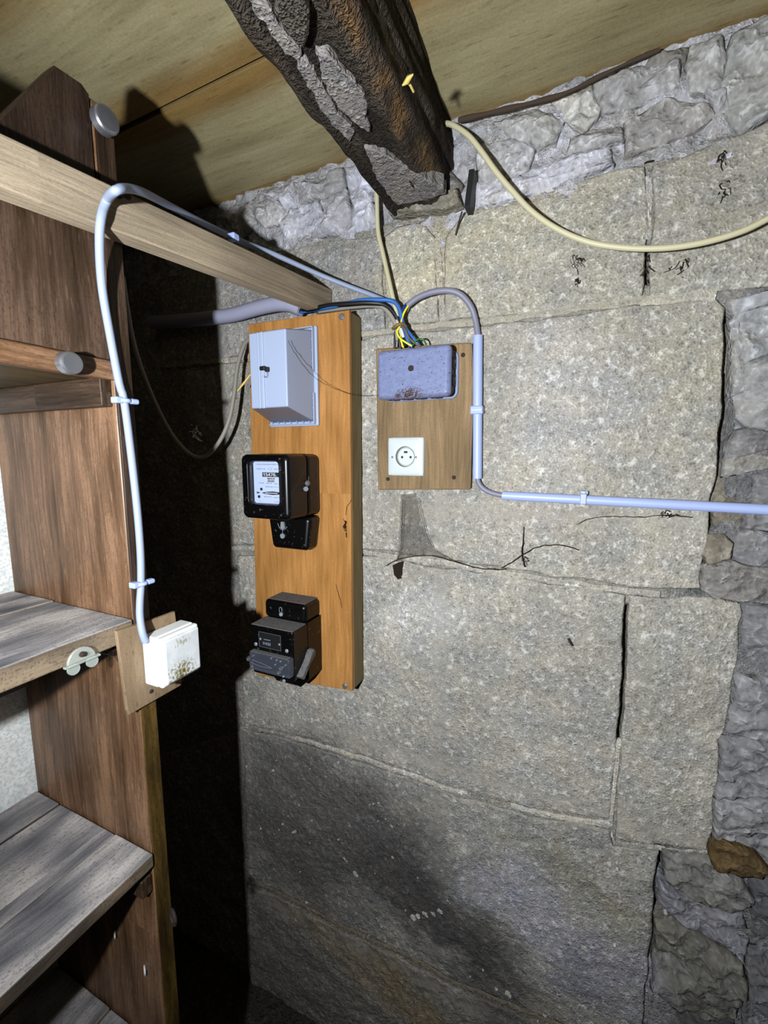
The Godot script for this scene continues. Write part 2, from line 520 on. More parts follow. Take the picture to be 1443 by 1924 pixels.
# one stone: outline in the wall plane, worn rim, uneven face; lump is how far it bulges, rough its unevenness
func stone(parent: Node3D, poly: Array, base: Color, z := 0.0, lump := 0.002, rough := 0.003, gap := 0.0008, mat: Material = null, back := -0.05, called := "stone", stained := true, rim := 0.0035) -> MeshInstance3D:
	var p2 := PackedVector2Array(poly)
	p2 = Shape.inset(p2, gap)
	var edge := PackedVector2Array()
	var area := 0.0
	var ctr := Vector2.ZERO
	for i in p2.size():
		var a := p2[i]
		var b := p2[(i + 1) % p2.size()]
		var k := maxi(1, int(a.distance_to(b) / 0.006))
		var nrm := (b - a).orthogonal().normalized()
		for j in k:
			var q := a.lerp(b, float(j) / k)
			edge.append(q + Vector2(noise_c.get_noise_2d(q.x * 9.0, q.y * 9.0), noise_c.get_noise_2d(q.x * 9.0 + 70.0, q.y * 9.0)) * 0.005 + nrm * noise_c.get_noise_2d(q.x * 60.0, q.y * 60.0) * 0.0008)
	for i in edge.size():
		var cr := edge[i].cross(edge[(i + 1) % edge.size()])
		area += cr
		ctr += (edge[i] + edge[(i + 1) % edge.size()]) * cr
	ctr /= 3.0 * area
	var size := sqrt(absf(area) / 2.0)
	var rings := clampi(int(size / 0.011), 7, 46)
	var ts := [0.0, 0.0]
	for k in range(1, rings + 1):
		ts.append(pow(float(k) / rings, 1.25))
	var s := Shape.new()
	var m := edge.size()
	var pts := PackedVector3Array()
	for ri in ts.size():
		for e in edge:
			var q := e.lerp(ctr, ts[ri])
			var zz := back
			if ri > 0:
				var inset: float = e.distance_to(ctr) * ts[ri]
				var up: float = sqrt(clampf(1.0 - pow(1.0 - minf(inset / rim, 1.0), 2.0), 0.0, 1.0))
				zz = z - rim * 0.8 * (1.0 - up) + lump * sin(PI / 2 * minf(1.0, inset / (size * 0.42)))
				zz += rough * (noise_a.get_noise_2d(q.x * 11.0 + z * 90.0, q.y * 11.0) * 0.8 + noise_a.get_noise_2d(q.x * 34.0, q.y * 34.0) * 0.5 + noise_r.get_noise_2d(q.x * 6.0, q.y * 6.0) * 0.5) * minf(1.0, inset / 0.006 + 0.25)
			pts.append(Vector3(q.x, q.y, zz))
	var nr := PackedVector3Array()
	nr.resize(pts.size())
	var ids := PackedInt32Array()
	var cw := Geometry2D.is_polygon_clockwise(edge)
	for r in ts.size() - 1:
		for i in m:
			var a := r * m + i
			var b := r * m + (i + 1) % m
			var c := (r + 1) * m + (i + 1) % m
			var d := (r + 1) * m + i
			for t in [[a, b, c], [a, c, d]]:
				var g: Vector3 = (pts[t[1]] - pts[t[0]]).cross(pts[t[2]] - pts[t[0]])
				if cw:
					g = -g
				if r == 0 and false:
					continue
				nr[t[0]] += g
				nr[t[1]] += g
				nr[t[2]] += g
				if cw:
					ids.append_array(PackedInt32Array([t[0], t[1], t[2]]))
				else:
					ids.append_array(PackedInt32Array([t[0], t[2], t[1]]))
	for i in pts.size():
		var p := pts[i]
		var c := wall_color(p.x, p.y, base) if stained else base
		s.add(p, nr[i].normalized() if nr[i].length() > 0.0 else Vector3.BACK, Vector2(p.x, p.y), c)
	s.idx = ids
	return put(called, s, mat if mat else M.stone, parent)

# mortar pressed into a joint: a low uneven ridge along a line
func joint(parent: Node3D, line: Array, w: float, base: Color, z := 0.001) -> void:
	var path := []
	for p in line:
		path.append(Vector3(p.x, p.y, z - 0.004))
	path = curve(path, 0.008)
	for i in path.size():
		path[i] += Vector3(0, noise_c.get_noise_2d(path[i].x * 12.0, path[i].y * 12.0) * 0.004, 0)
	var s := Shape.new()
	var r := func(t: float, l: float) -> float:
		return 0.0065 + 0.0022 * noise_c.get_noise_2d(l * 60.0 + line[0].x * 100.0, 3.0)
	var from := s.v.size()
	s.tube(path, r, 8, true)
	# flatten towards the wall and spread along it
	for k in s.v.size():
		var p := s.v[k]
		var best: Vector3 = path[mini(k / 9, path.size() - 1)]
		var d := p - best
		s.v[k] = best + Vector3(d.x * w / 0.013, d.y * w / 0.013, d.z * 0.75)
		s.n[k] = Vector3(s.n[k].x * 0.4, s.n[k].y * 0.4, s.n[k].z + 0.3).normalized()
		s.col[k] = wall_color(p.x, p.y, base).lerp(base, 0.6)
	put("mortar_joint", s, M.mortar, parent)

func build_wall() -> void:
	var w := structure("wall_back", "old cellar wall of pale dressed stone blocks with rubble stone above and at the right")
	# the thickness of the wall behind the stones
	var s := Shape.new()
	s.tint = Color(0.16, 0.15, 0.14)
	s.rbox(Vector3(0.2, 1.05, -0.2), Vector3(3.6, 2.6, 0.3), 0.01)
	put("core", s, M.mortar, w)
	var pale := Color(0.56, 0.54, 0.475)
	var mid := Color(0.49, 0.475, 0.43)
	var grey := Color(0.44, 0.43, 0.42)
	# dressed blocks, course by course from the top
	stone(w, [Vector2(-1.051, 2.003), Vector2(-0.869, 2.016), Vector2(-0.790, 2.027), Vector2(-0.648, 2.012), Vector2(-0.493, 2.010), Vector2(-0.398, 2.002), Vector2(-0.388, 1.814), Vector2(-0.552, 1.808), Vector2(-0.794, 1.792), Vector2(-1.072, 1.788)], grey, 0.0, 0.002, 0.004)
	stone(w, [Vector2(-0.393, 1.999), Vector2(-0.363, 2.010), Vector2(-0.312, 2.007), Vector2(-0.297, 1.997), Vector2(-0.279, 1.970), Vector2(-0.276, 1.900), Vector2(-0.268, 1.815), Vector2(-0.383, 1.814)], pale, 0.001)
	stone(w, [Vector2(-0.264, 1.971), Vector2(-0.246, 1.991), Vector2(-0.226, 2.010), Vector2(-0.176, 2.004), Vector2(-0.101, 2.000), Vector2(-0.032, 2.011), Vector2(0.025, 2.020), Vector2(0.075, 2.015), Vector2(0.083, 1.925), Vector2(0.087, 1.835), Vector2(0.082, 1.807), Vector2(-0.092, 1.807), Vector2(-0.260, 1.814)], pale, 0.0, 0.002, 0.003)
	stone(w, [Vector2(0.082, 2.011), Vector2(0.135, 2.018), Vector2(0.188, 2.026), Vector2(0.260, 2.041), Vector2(0.336, 2.055), Vector2(0.363, 1.813), Vector2(0.248, 1.804), Vector2(0.187, 1.803), Vector2(0.093, 1.810), Vector2(0.088, 1.876), Vector2(0.087, 1.941)], mid, 0.0, 0.003, 0.004)
	stone(w, [Vector2(-0.547, 1.800), Vector2(-0.413, 1.802), Vector2(-0.221, 1.799), Vector2(-0.092, 1.798), Vector2(0.078, 1.802), Vector2(0.184, 1.796), Vector2(0.200, 1.780), Vector2(0.202, 1.721), Vector2(0.207, 1.597), Vector2(0.207, 1.511), Vector2(0.205, 1.413), Vector2(0.201, 1.353), Vector2(0.203, 1.320), Vector2(0.094, 1.312), Vector2(-0.122, 1.321), Vector2(-0.256, 1.328), Vector2(-0.417, 1.334), Vector2(-0.557, 1.329)], Color(0.545, 0.525, 0.475), 0.0, 0.002, 0.003)
	stone(w, [Vector2(-0.858, 1.782), Vector2(-0.795, 1.779), Vector2(-0.552, 1.798), Vector2(-0.563, 1.328), Vector2(-0.626, 1.325), Vector2(-0.840, 1.309)], mid, -0.001, 0.002, 0.003)
	stone(w, [Vector2(-0.991, 1.782), Vector2(-0.873, 1.778), Vector2(-0.859, 1.543), Vector2(-0.992, 1.531)], grey, -0.004, 0.004, 0.006, 0.004)
	stone(w, [Vector2(-1.003, 1.516), Vector2(-0.856, 1.529), Vector2(-0.852, 1.300), Vector2(-0.992, 1.278)], grey, -0.008, 0.004, 0.006, 0.004)
	stone(w, [Vector2(-1.392, 2.017), Vector2(-1.069, 1.992), Vector2(-1.012, 1.772), Vector2(-1.037, 1.299), Vector2(-1.487, 1.188)], grey, -0.01, 0.006, 0.008, 0.004)
	stone(w, [Vector2(-0.825, 1.284), Vector2(-0.431, 1.320), Vector2(-0.255, 1.311), Vector2(-0.122, 1.307), Vector2(0.090, 1.298), Vector2(0.093, 1.235), Vector2(0.097, 1.002), Vector2(0.095, 0.841), Vector2(-0.050, 0.813), Vector2(-0.209, 0.804), Vector2(-0.422, 0.809), Vector2(-0.642, 0.810), Vector2(-0.767, 0.798), Vector2(-0.828, 0.791)], Color(0.51, 0.495, 0.455), 0.0, 0.002, 0.0035)
	stone(w, [Vector2(0.095, 1.299), Vector2(0.152, 1.303), Vector2(0.213, 1.309), Vector2(0.260, 1.306), Vector2(0.265, 1.292), Vector2(0.261, 1.198), Vector2(0.260, 1.071), Vector2(0.251, 1.053), Vector2(0.253, 0.967), Vector2(0.253, 0.882), Vector2(0.249, 0.835), Vector2(0.183, 0.817), Vector2(0.102, 0.799), Vector2(0.102, 0.846), Vector2(0.102, 1.004), Vector2(0.099, 1.215)], mid, -0.002, 0.003, 0.005)
	stone(w, [Vector2(-1.433, 1.176), Vector2(-1.010, 1.270), Vector2(-0.834, 1.287), Vector2(-0.840, 0.782), Vector2(-1.183, 0.658), Vector2(-1.468, 0.495)], grey, -0.006, 0.003, 0.006, 0.003)
	stone(w, [Vector2(-0.835, 0.774), Vector2(-0.768, 0.783), Vector2(-0.642, 0.791), Vector2(-0.422, 0.791), Vector2(-0.208, 0.786), Vector2(-0.049, 0.795), Vector2(0.094, 0.820), Vector2(0.101, 0.789), Vector2(0.177, 0.805), Vector2(0.178, 0.716), Vector2(0.179, 0.585), Vector2(0.179, 0.449), Vector2(0.184, 0.337), Vector2(-0.017, 0.319), Vector2(-0.074, 0.312), Vector2(-0.210, 0.297), Vector2(-0.334, 0.304), Vector2(-0.520, 0.294), Vector2(-0.732, 0.298), Vector2(-0.842, 0.283)], Color(0.42, 0.41, 0.38), 0.0, 0.003, 0.005)
	stone(w, [Vector2(-0.842, 0.272), Vector2(-0.733, 0.284), Vector2(-0.520, 0.281), Vector2(-0.334, 0.291), Vector2(-0.210, 0.285), Vector2(-0.074, 0.301), Vector2(-0.017, 0.308), Vector2(0.182, 0.322), Vector2(0.16, -0.07), Vector2(-0.846, -0.07)], Color(0.31, 0.295, 0.265), 0.008, 0.004, 0.006)
	stone(w, [Vector2(-1.385, 0.481), Vector2(-0.841, 0.766), Vector2(-0.848, 0.284), Vector2(-0.85, -0.07), Vector2(-1.25, -0.07)], grey, -0.004, 0.004, 0.006)
	# mortar in the joints
	var lime := Color(0.68, 0.65, 0.58)
	joint(w, [Vector2(-1.067, 1.793), Vector2(-0.848, 1.790), Vector2(-0.794, 1.791), Vector2(-0.552, 1.806), Vector2(-0.383, 1.812), Vector2(-0.221, 1.807), Vector2(-0.092, 1.805), Vector2(0.080, 1.807), Vector2(0.180, 1.800)], 0.012, Color(0.57, 0.54, 0.46))
	joint(w, [Vector2(0.080, 1.805), Vector2(0.127, 1.805), Vector2(0.184, 1.800)], 0.02, lime)
	joint(w, [Vector2(-0.278, 1.972), Vector2(-0.271, 1.900), Vector2(-0.263, 1.814)], 0.013, Color(0.66, 0.62, 0.53))
	joint(w, [Vector2(-0.841, 1.298), Vector2(-0.626, 1.320), Vector2(-0.420, 1.326), Vector2(-0.255, 1.318), Vector2(-0.122, 1.313), Vector2(0.093, 1.304), Vector2(0.144, 1.306)], 0.012, Color(0.58, 0.56, 0.50))
	joint(w, [Vector2(-0.328, 1.323), Vector2(-0.176, 1.315), Vector2(-0.086, 1.308)], 0.013, lime)
	joint(w, [Vector2(-0.013, 1.304), Vector2(0.093, 1.304)], 0.01, lime)
	joint(w, [Vector2(-0.841, 0.777), Vector2(-0.767, 0.791), Vector2(-0.642, 0.800)], 0.008, Color(0.45, 0.43, 0.38))
	joint(w, [Vector2(-0.651, 0.799), Vector2(-0.422, 0.801), Vector2(-0.209, 0.794), Vector2(-0.184, 0.796)], 0.012, lime)
	joint(w, [Vector2(-0.093, 0.804), Vector2(0.002, 0.811), Vector2(0.094, 0.830)], 0.013, lime)
	joint(w, [Vector2(0.095, 0.829), Vector2(0.098, 0.958), Vector2(0.099, 1.014)], 0.008, lime)
	joint(w, [Vector2(0.079, 1.998), Vector2(0.080, 1.942), Vector2(0.082, 1.901)], 0.016, Color(0.62, 0.60, 0.57), -0.001)
	joint(w, [Vector2(-0.842, 0.278), Vector2(-0.733, 0.291), Vector2(-0.520, 0.288), Vector2(-0.334, 0.298), Vector2(-0.210, 0.291), Vector2(-0.017, 0.314), Vector2(0.183, 0.328)], 0.012, Color(0.27, 0.24, 0.19), 0.004)
	joint(w, [Vector2(0.259, 0.838), Vector2(0.188, 0.812), Vector2(0.100, 0.793)], 0.01, mid, -0.004)
	# bed of mortar just behind the faces, broken through where the joints stand open
	var open := [[Vector2(0.200, 1.770), Vector2(0.203, 1.729), Vector2(0.206, 1.631), Vector2(0.206, 1.597), Vector2(0.206, 1.537), Vector2(0.205, 1.440)], [Vector2(0.095, 1.266), Vector2(0.095, 1.163), Vector2(0.099, 1.003)], [Vector2(0.182, 0.803), Vector2(0.183, 0.707), Vector2(0.180, 0.574)], [Vector2(0.087, 1.884), Vector2(0.088, 1.843)], [Vector2(0.250, 0.913), Vector2(0.249, 0.849)], [Vector2(0.251, 1.048), Vector2(0.251, 1.007)], [Vector2(0.203, 1.571), Vector2(0.210, 1.588)], [Vector2(0.204, 1.385), Vector2(0.204, 1.330)]]
	var mb := Shape.new()
	var bedz := func(u: float, t: float) -> Vector3:
		var x := lerpf(-1.3, 0.75, u)
		var y := lerpf(-0.09, 2.02, t)
		var z := -0.0055 + 0.0015 * noise_a.get_noise_2d(x * 30.0, y * 30.0)
		var p := Vector2(x, y)
		for line in open:
			for k in line.size() - 1:
				if p.distance_squared_to(Geometry2D.get_closest_point_to_segment(p, line[k], line[k + 1])) < 0.00012:
					z = -0.046
		return Vector3(x, y, z)
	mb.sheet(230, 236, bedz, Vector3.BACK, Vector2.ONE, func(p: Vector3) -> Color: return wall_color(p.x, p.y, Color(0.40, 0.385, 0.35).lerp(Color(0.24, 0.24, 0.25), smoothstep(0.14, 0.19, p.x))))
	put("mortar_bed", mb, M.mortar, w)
	# flecks of spattered lime on the lower blocks
	var fl := Shape.new()
	fl.tint = Color(0.66, 0.655, 0.63)
	var spots := []
	for k in 190:
		spots.append([lerpf(-0.83, 0.2, rng.randf()), lerpf(0.25, 1.42, rng.randf()), 0.0011 + 0.0026 * pow(rng.randf(), 3.0)])
	var splash := [Vector2(-0.312, 0.420), Vector2(-0.300, 0.432), Vector2(-0.280, 0.447), Vector2(-0.261, 0.458), Vector2(-0.245, 0.474), Vector2(-0.224, 0.512), Vector2(-0.500, 0.503), Vector2(-0.472, 0.471), Vector2(-0.020, 0.452), Vector2(-0.012, 0.446), Vector2(0.067, 0.537), Vector2(-0.081, 0.337)]
	for p in splash:
		spots.append([p.x, p.y, 0.0048])
		spots.append([p.x + 0.004, p.y - 0.004, 0.0032])
	for p in spots:
		var c := fl.add(Vector3(p[0], p[1], 0.0058), Vector3.BACK, Vector2.ZERO)
		var first := fl.v.size()
		for i in 7:
			var a := TAU * i / 7.0
			var rr: float = p[2] * (0.6 + 0.8 * rng.randf())
			fl.add(Vector3(p[0] + cos(a) * rr * 1.3, p[1] + sin(a) * rr, 0.0038), Vector3(cos(a) * 0.3, sin(a) * 0.3, 1).normalized(), Vector2.ZERO)
		for i in 7:
			fl.tri(c, first + i, first + (i + 1) % 7)
			var lo := fl.add(Vector3(fl.v[first + i].x, fl.v[first + i].y, -0.004), fl.n[first + i], Vector2.ZERO)
			var lo2 := fl.add(Vector3(fl.v[first + (i + 1) % 7].x, fl.v[first + (i + 1) % 7].y, -0.004), fl.n[first + (i + 1) % 7], Vector2.ZERO)
			fl.quad(first + i, first + (i + 1) % 7, lo2, lo)
	put("lime_fleck", fl, M.mortar, w).set_meta("kind", "stuff")
	# rubble stones at the right
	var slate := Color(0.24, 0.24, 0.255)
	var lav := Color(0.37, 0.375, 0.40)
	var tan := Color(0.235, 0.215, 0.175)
	var R := [
		[[Vector2(0.203, 1.784), Vector2(0.249, 1.793), Vector2(0.364, 1.799), Vector2(0.366, 1.781), Vector2(0.250, 1.777), Vector2(0.213, 1.770)], lav, 0.0],
		[[Vector2(0.215, 1.766), Vector2(0.251, 1.774), Vector2(0.366, 1.779), Vector2(0.378, 1.675), Vector2(0.257, 1.705), Vector2(0.229, 1.698), Vector2(0.222, 1.728)], Color(0.40, 0.41, 0.42), 0.003],
		[[Vector2(0.211, 1.759), Vector2(0.215, 1.762), Vector2(0.221, 1.728), Vector2(0.228, 1.695), Vector2(0.228, 1.646), Vector2(0.221, 1.645), Vector2(0.217, 1.696)], lav, -0.002],
		[[Vector2(0.230, 1.693), Vector2(0.257, 1.700), Vector2(0.378, 1.669), Vector2(0.388, 1.577), Vector2(0.292, 1.585), Vector2(0.242, 1.598), Vector2(0.228, 1.610), Vector2(0.223, 1.640), Vector2(0.230, 1.643)], Color(0.37, 0.375, 0.39), 0.004],
		[[Vector2(0.219, 1.566), Vector2(0.230, 1.586), Vector2(0.242, 1.591), Vector2(0.292, 1.580), Vector2(0.389, 1.572), Vector2(0.391, 1.554), Vector2(0.270, 1.562), Vector2(0.235, 1.554), Vector2(0.217, 1.546)], slate, -0.006],
		[[Vector2(0.216, 1.539), Vector2(0.236, 1.551), Vector2(0.270, 1.559), Vector2(0.391, 1.549), Vector2(0.394, 1.523), Vector2(0.273, 1.529), Vector2(0.234, 1.529), Vector2(0.217, 1.521)], Color(0.33, 0.325, 0.315), 0.0],
		[[Vector2(0.214, 1.514), Vector2(0.234, 1.525), Vector2(0.254, 1.515), Vector2(0.255, 1.491), Vector2(0.249, 1.438), Vector2(0.227, 1.422), Vector2(0.214, 1.436), Vector2(0.210, 1.476)], tan, -0.016],
		[[Vector2(0.256, 1.515), Vector2(0.273, 1.526), Vector2(0.395, 1.518), Vector2(0.404, 1.437), Vector2(0.307, 1.424), Vector2(0.253, 1.434), Vector2(0.258, 1.486)], slate, -0.003],
		[[Vector2(0.206, 1.416), Vector2(0.226, 1.418), Vector2(0.234, 1.410), Vector2(0.233, 1.383), Vector2(0.208, 1.369), Vector2(0.202, 1.385)], tan, 0.002],
		[[Vector2(0.238, 1.414), Vector2(0.253, 1.429), Vector2(0.308, 1.419), Vector2(0.404, 1.430), Vector2(0.409, 1.389), Vector2(0.287, 1.374), Vector2(0.251, 1.377), Vector2(0.237, 1.388)], slate, -0.004],
		[[Vector2(0.203, 1.363), Vector2(0.234, 1.377), Vector2(0.251, 1.372), Vector2(0.288, 1.369), Vector2(0.409, 1.384), Vector2(0.416, 1.327), Vector2(0.293, 1.311), Vector2(0.220, 1.311), Vector2(0.205, 1.320)], Color(0.29, 0.28, 0.27), 0.002],
		[[Vector2(0.269, 1.300), Vector2(0.417, 1.315), Vector2(0.429, 1.199), Vector2(0.330, 1.185), Vector2(0.266, 1.189)], slate, -0.004],
		[[Vector2(0.265, 1.181), Vector2(0.331, 1.179), Vector2(0.430, 1.193), Vector2(0.440, 1.104), Vector2(0.315, 1.075), Vector2(0.264, 1.072)], Color(0.30, 0.30, 0.315), 0.0],
		[[Vector2(0.254, 1.055), Vector2(0.265, 1.066), Vector2(0.315, 1.069), Vector2(0.440, 1.097), Vector2(0.449, 1.018), Vector2(0.308, 0.974), Vector2(0.255, 0.951)], slate, -0.002],
		[[Vector2(0.255, 0.943), Vector2(0.309, 0.966), Vector2(0.450, 1.009), Vector2(0.462, 0.899), Vector2(0.340, 0.858), Vector2(0.309, 0.876), Vector2(0.256, 0.873)], Color(0.27, 0.27, 0.28), 0.0],
		[[Vector2(0.253, 0.837), Vector2(0.258, 0.868), Vector2(0.307, 0.871), Vector2(0.334, 0.843), Vector2(0.327, 0.826), Vector2(0.304, 0.814), Vector2(0.263, 0.818)], Color(0.125, 0.085, 0.04), 0.012],
		[[Vector2(0.185, 0.806), Vector2(0.249, 0.827), Vector2(0.265, 0.810), Vector2(0.304, 0.806), Vector2(0.319, 0.781), Vector2(0.310, 0.744), Vector2(0.260, 0.733), Vector2(0.205, 0.749), Vector2(0.191, 0.768)], Color(0.22, 0.215, 0.205), 0.006],
		[[Vector2(0.185, 0.751), Vector2(0.203, 0.742), Vector2(0.261, 0.724), Vector2(0.308, 0.732), Vector2(0.323, 0.685), Vector2(0.318, 0.654), Vector2(0.257, 0.667), Vector2(0.210, 0.685), Vector2(0.184, 0.705)], Color(0.25, 0.25, 0.285), 0.004],
		[[Vector2(0.184, 0.666), Vector2(0.208, 0.678), Vector2(0.258, 0.660), Vector2(0.314, 0.646), Vector2(0.324, 0.607), Vector2(0.319, 0.525), Vector2(0.279, 0.494), Vector2(0.221, 0.498), Vector2(0.188, 0.517)], Color(0.16, 0.155, 0.14), 0.008],
		[[Vector2(0.186, 0.494), Vector2(0.220, 0.490), Vector2(0.280, 0.486), Vector2(0.318, 0.515), Vector2(0.340, 0.372), Vector2(0.194, 0.251)], Color(0.08, 0.08, 0.08), -0.01],
		[[Vector2(0.319, 0.813), Vector2(0.342, 0.836), Vector2(0.465, 0.872), Vector2(0.480, 0.731), Vector2(0.330, 0.682)], Color(0.13, 0.13, 0.135), -0.003],
		[[Vector2(0.327, 0.671), Vector2(0.481, 0.723), Vector2(0.507, 0.485), Vector2(0.341, 0.433), Vector2(0.329, 0.601)], Color(0.15, 0.15, 0.16), 0.0],
	]
	for r in R:
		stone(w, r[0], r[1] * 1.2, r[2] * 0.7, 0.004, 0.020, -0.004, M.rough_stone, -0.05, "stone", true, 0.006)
	# lime and rubble packed under the ceiling: a bed of mortar with lumps of stone in it
	var bed := Shape.new()
	var at := func(u: float, t: float) -> Vector3:
		var x := lerpf(-1.3, 0.75, u)
		var y := lerpf(1.955, 2.21, t)
		var z := -0.004 + 0.010 * noise_a.get_noise_2d(x * 8.0, y * 8.0) + 0.006 * noise_a.get_noise_2d(x * 30.0, y * 30.0)
		z -= 0.014 * maxf(0.0, noise_r.get_noise_2d(x * 7.0, y * 9.0))
		return Vector3(x, y, z)
	var limecol := func(p: Vector3) -> Color:
		var k := clampf(0.5 + noise_b.get_noise_2d(p.x * 6.0, p.y * 9.0) * 1.3, 0.0, 1.0)
		var c := Color(0.46, 0.46, 0.475).lerp(Color(0.66, 0.665, 0.74), k)
		return c
	bed.sheet(420, 54, at, Vector3.BACK, Vector2(2, 0.25), limecol)
	put("rubble_fill", bed, M.mortar, w)
	var white := Color(0.50, 0.51, 0.58)
	var ash := Color(0.37, 0.37, 0.385)
	var T := [
		[[Vector2(-0.852, 2.133), Vector2(-0.784, 2.139), Vector2(-0.732, 2.141), Vector2(-0.728, 2.095), Vector2(-0.763, 2.073), Vector2(-0.835, 2.073)], ash],
		[[Vector2(-0.723, 2.126), Vector2(-0.688, 2.134), Vector2(-0.656, 2.122), Vector2(-0.640, 2.097), Vector2(-0.654, 2.079), Vector2(-0.694, 2.078), Vector2(-0.721, 2.098)], Color(0.42, 0.42, 0.44)],
		[[Vector2(-0.688, 2.143), Vector2(-0.621, 2.147), Vector2(-0.618, 2.114), Vector2(-0.637, 2.103), Vector2(-0.653, 2.126)], white],
		[[Vector2(-0.614, 2.148), Vector2(-0.491, 2.150), Vector2(-0.482, 2.118), Vector2(-0.525, 2.100), Vector2(-0.601, 2.106)], ash],
		[[Vector2(-0.627, 2.100), Vector2(-0.545, 2.096), Vector2(-0.533, 2.061), Vector2(-0.582, 2.038), Vector2(-0.640, 2.036), Vector2(-0.649, 2.068)], white],
		[[Vector2(-0.537, 2.096), Vector2(-0.479, 2.110), Vector2(-0.467, 2.058), Vector2(-0.493, 2.025), Vector2(-0.568, 2.031), Vector2(-0.527, 2.060)], Color(0.44, 0.44, 0.48)],
		[[Vector2(-0.476, 2.142), Vector2(-0.429, 2.150), Vector2(-0.414, 2.117), Vector2(-0.417, 2.067), Vector2(-0.457, 2.054), Vector2(-0.471, 2.110)], Color(0.48, 0.485, 0.55)],
		[[Vector2(-0.462, 2.048), Vector2(-0.414, 2.061), Vector2(-0.412, 2.021), Vector2(-0.480, 2.021)], white],
		[[Vector2(-0.206, 2.116), Vector2(-0.142, 2.117), Vector2(-0.102, 2.084), Vector2(-0.112, 2.053), Vector2(-0.168, 2.044), Vector2(-0.199, 2.065)], Color(0.44, 0.44, 0.46)],
		[[Vector2(-0.209, 2.049), Vector2(-0.139, 2.042), Vector2(-0.094, 2.055), Vector2(-0.034, 2.059), Vector2(0.021, 2.051), Vector2(0.026, 2.030), Vector2(-0.040, 2.018), Vector2(-0.110, 2.011), Vector2(-0.176, 2.009), Vector2(-0.201, 2.018)], Color(0.54, 0.55, 0.63)],
		[[Vector2(-0.171, 2.151), Vector2(-0.098, 2.147), Vector2(-0.054, 2.117), Vector2(-0.070, 2.091), Vector2(-0.097, 2.088), Vector2(-0.142, 2.121)], Color(0.42, 0.42, 0.42)],
		[[Vector2(-0.072, 2.151), Vector2(-0.015, 2.154), Vector2(0.001, 2.121), Vector2(-0.020, 2.095), Vector2(-0.049, 2.118)], Color(0.47, 0.465, 0.45)],
		[[Vector2(-0.044, 2.084), Vector2(-0.011, 2.090), Vector2(0.035, 2.083), Vector2(0.039, 2.062), Vector2(-0.002, 2.060), Vector2(-0.048, 2.064)], ash],
		[[Vector2(-0.010, 2.156), Vector2(0.054, 2.161), Vector2(0.108, 2.150), Vector2(0.114, 2.114), Vector2(0.061, 2.111), Vector2(0.007, 2.116)], ash],
		[[Vector2(0.042, 2.090), Vector2(0.094, 2.103), Vector2(0.150, 2.081), Vector2(0.162, 2.063), Vector2(0.139, 2.051), Vector2(0.080, 2.043), Vector2(0.047, 2.038)], Color(0.35, 0.34, 0.335)],
		[[Vector2(0.123, 2.173), Vector2(0.156, 2.170), Vector2(0.171, 2.135), Vector2(0.162, 2.099), Vector2(0.128, 2.106), Vector2(0.118, 2.145)], Color(0.39, 0.39, 0.39)],
		[[Vector2(0.071, 2.176), Vector2(0.116, 2.172), Vector2(0.114, 2.153), Vector2(0.065, 2.160)], Color(0.26, 0.25, 0.24)],
		[[Vector2(0.149, 2.098), Vector2(0.170, 2.094), Vector2(0.177, 2.066), Vector2(0.165, 2.067)], ash],
		[[Vector2(0.173, 2.166), Vector2(0.214, 2.174), Vector2(0.323, 2.179), Vector2(0.336, 2.061), Vector2(0.226, 2.040), Vector2(0.197, 2.031), Vector2(0.173, 2.067), Vector2(0.167, 2.101)], Color(0.32, 0.325, 0.325)],
		[[Vector2(-0.364, 2.105), Vector2(-0.259, 2.091), Vector2(-0.227, 2.054), Vector2(-0.242, 2.024), Vector2(-0.346, 2.037)], Color(0.2, 0.19, 0.18)],
	]
	for t in T:
		stone(w, t[0], t[1] * 1.35, -0.001, 0.005, 0.016, -0.003, M.rough_stone, -0.05, "stone", true, 0.006)
	# stone that carries the beam end
	stone(w, [Vector2(-0.375, 2.026), Vector2(-0.367, 2.051), Vector2(-0.301, 2.044), Vector2(-0.229, 2.043), Vector2(-0.224, 2.014), Vector2(-0.247, 2.013), Vector2(-0.301, 2.015)], Color(0.32, 0.30, 0.25), 0.022, 0.002, 0.004, 0.001, M.rough_stone, -0.05, "bearing_stone", false)

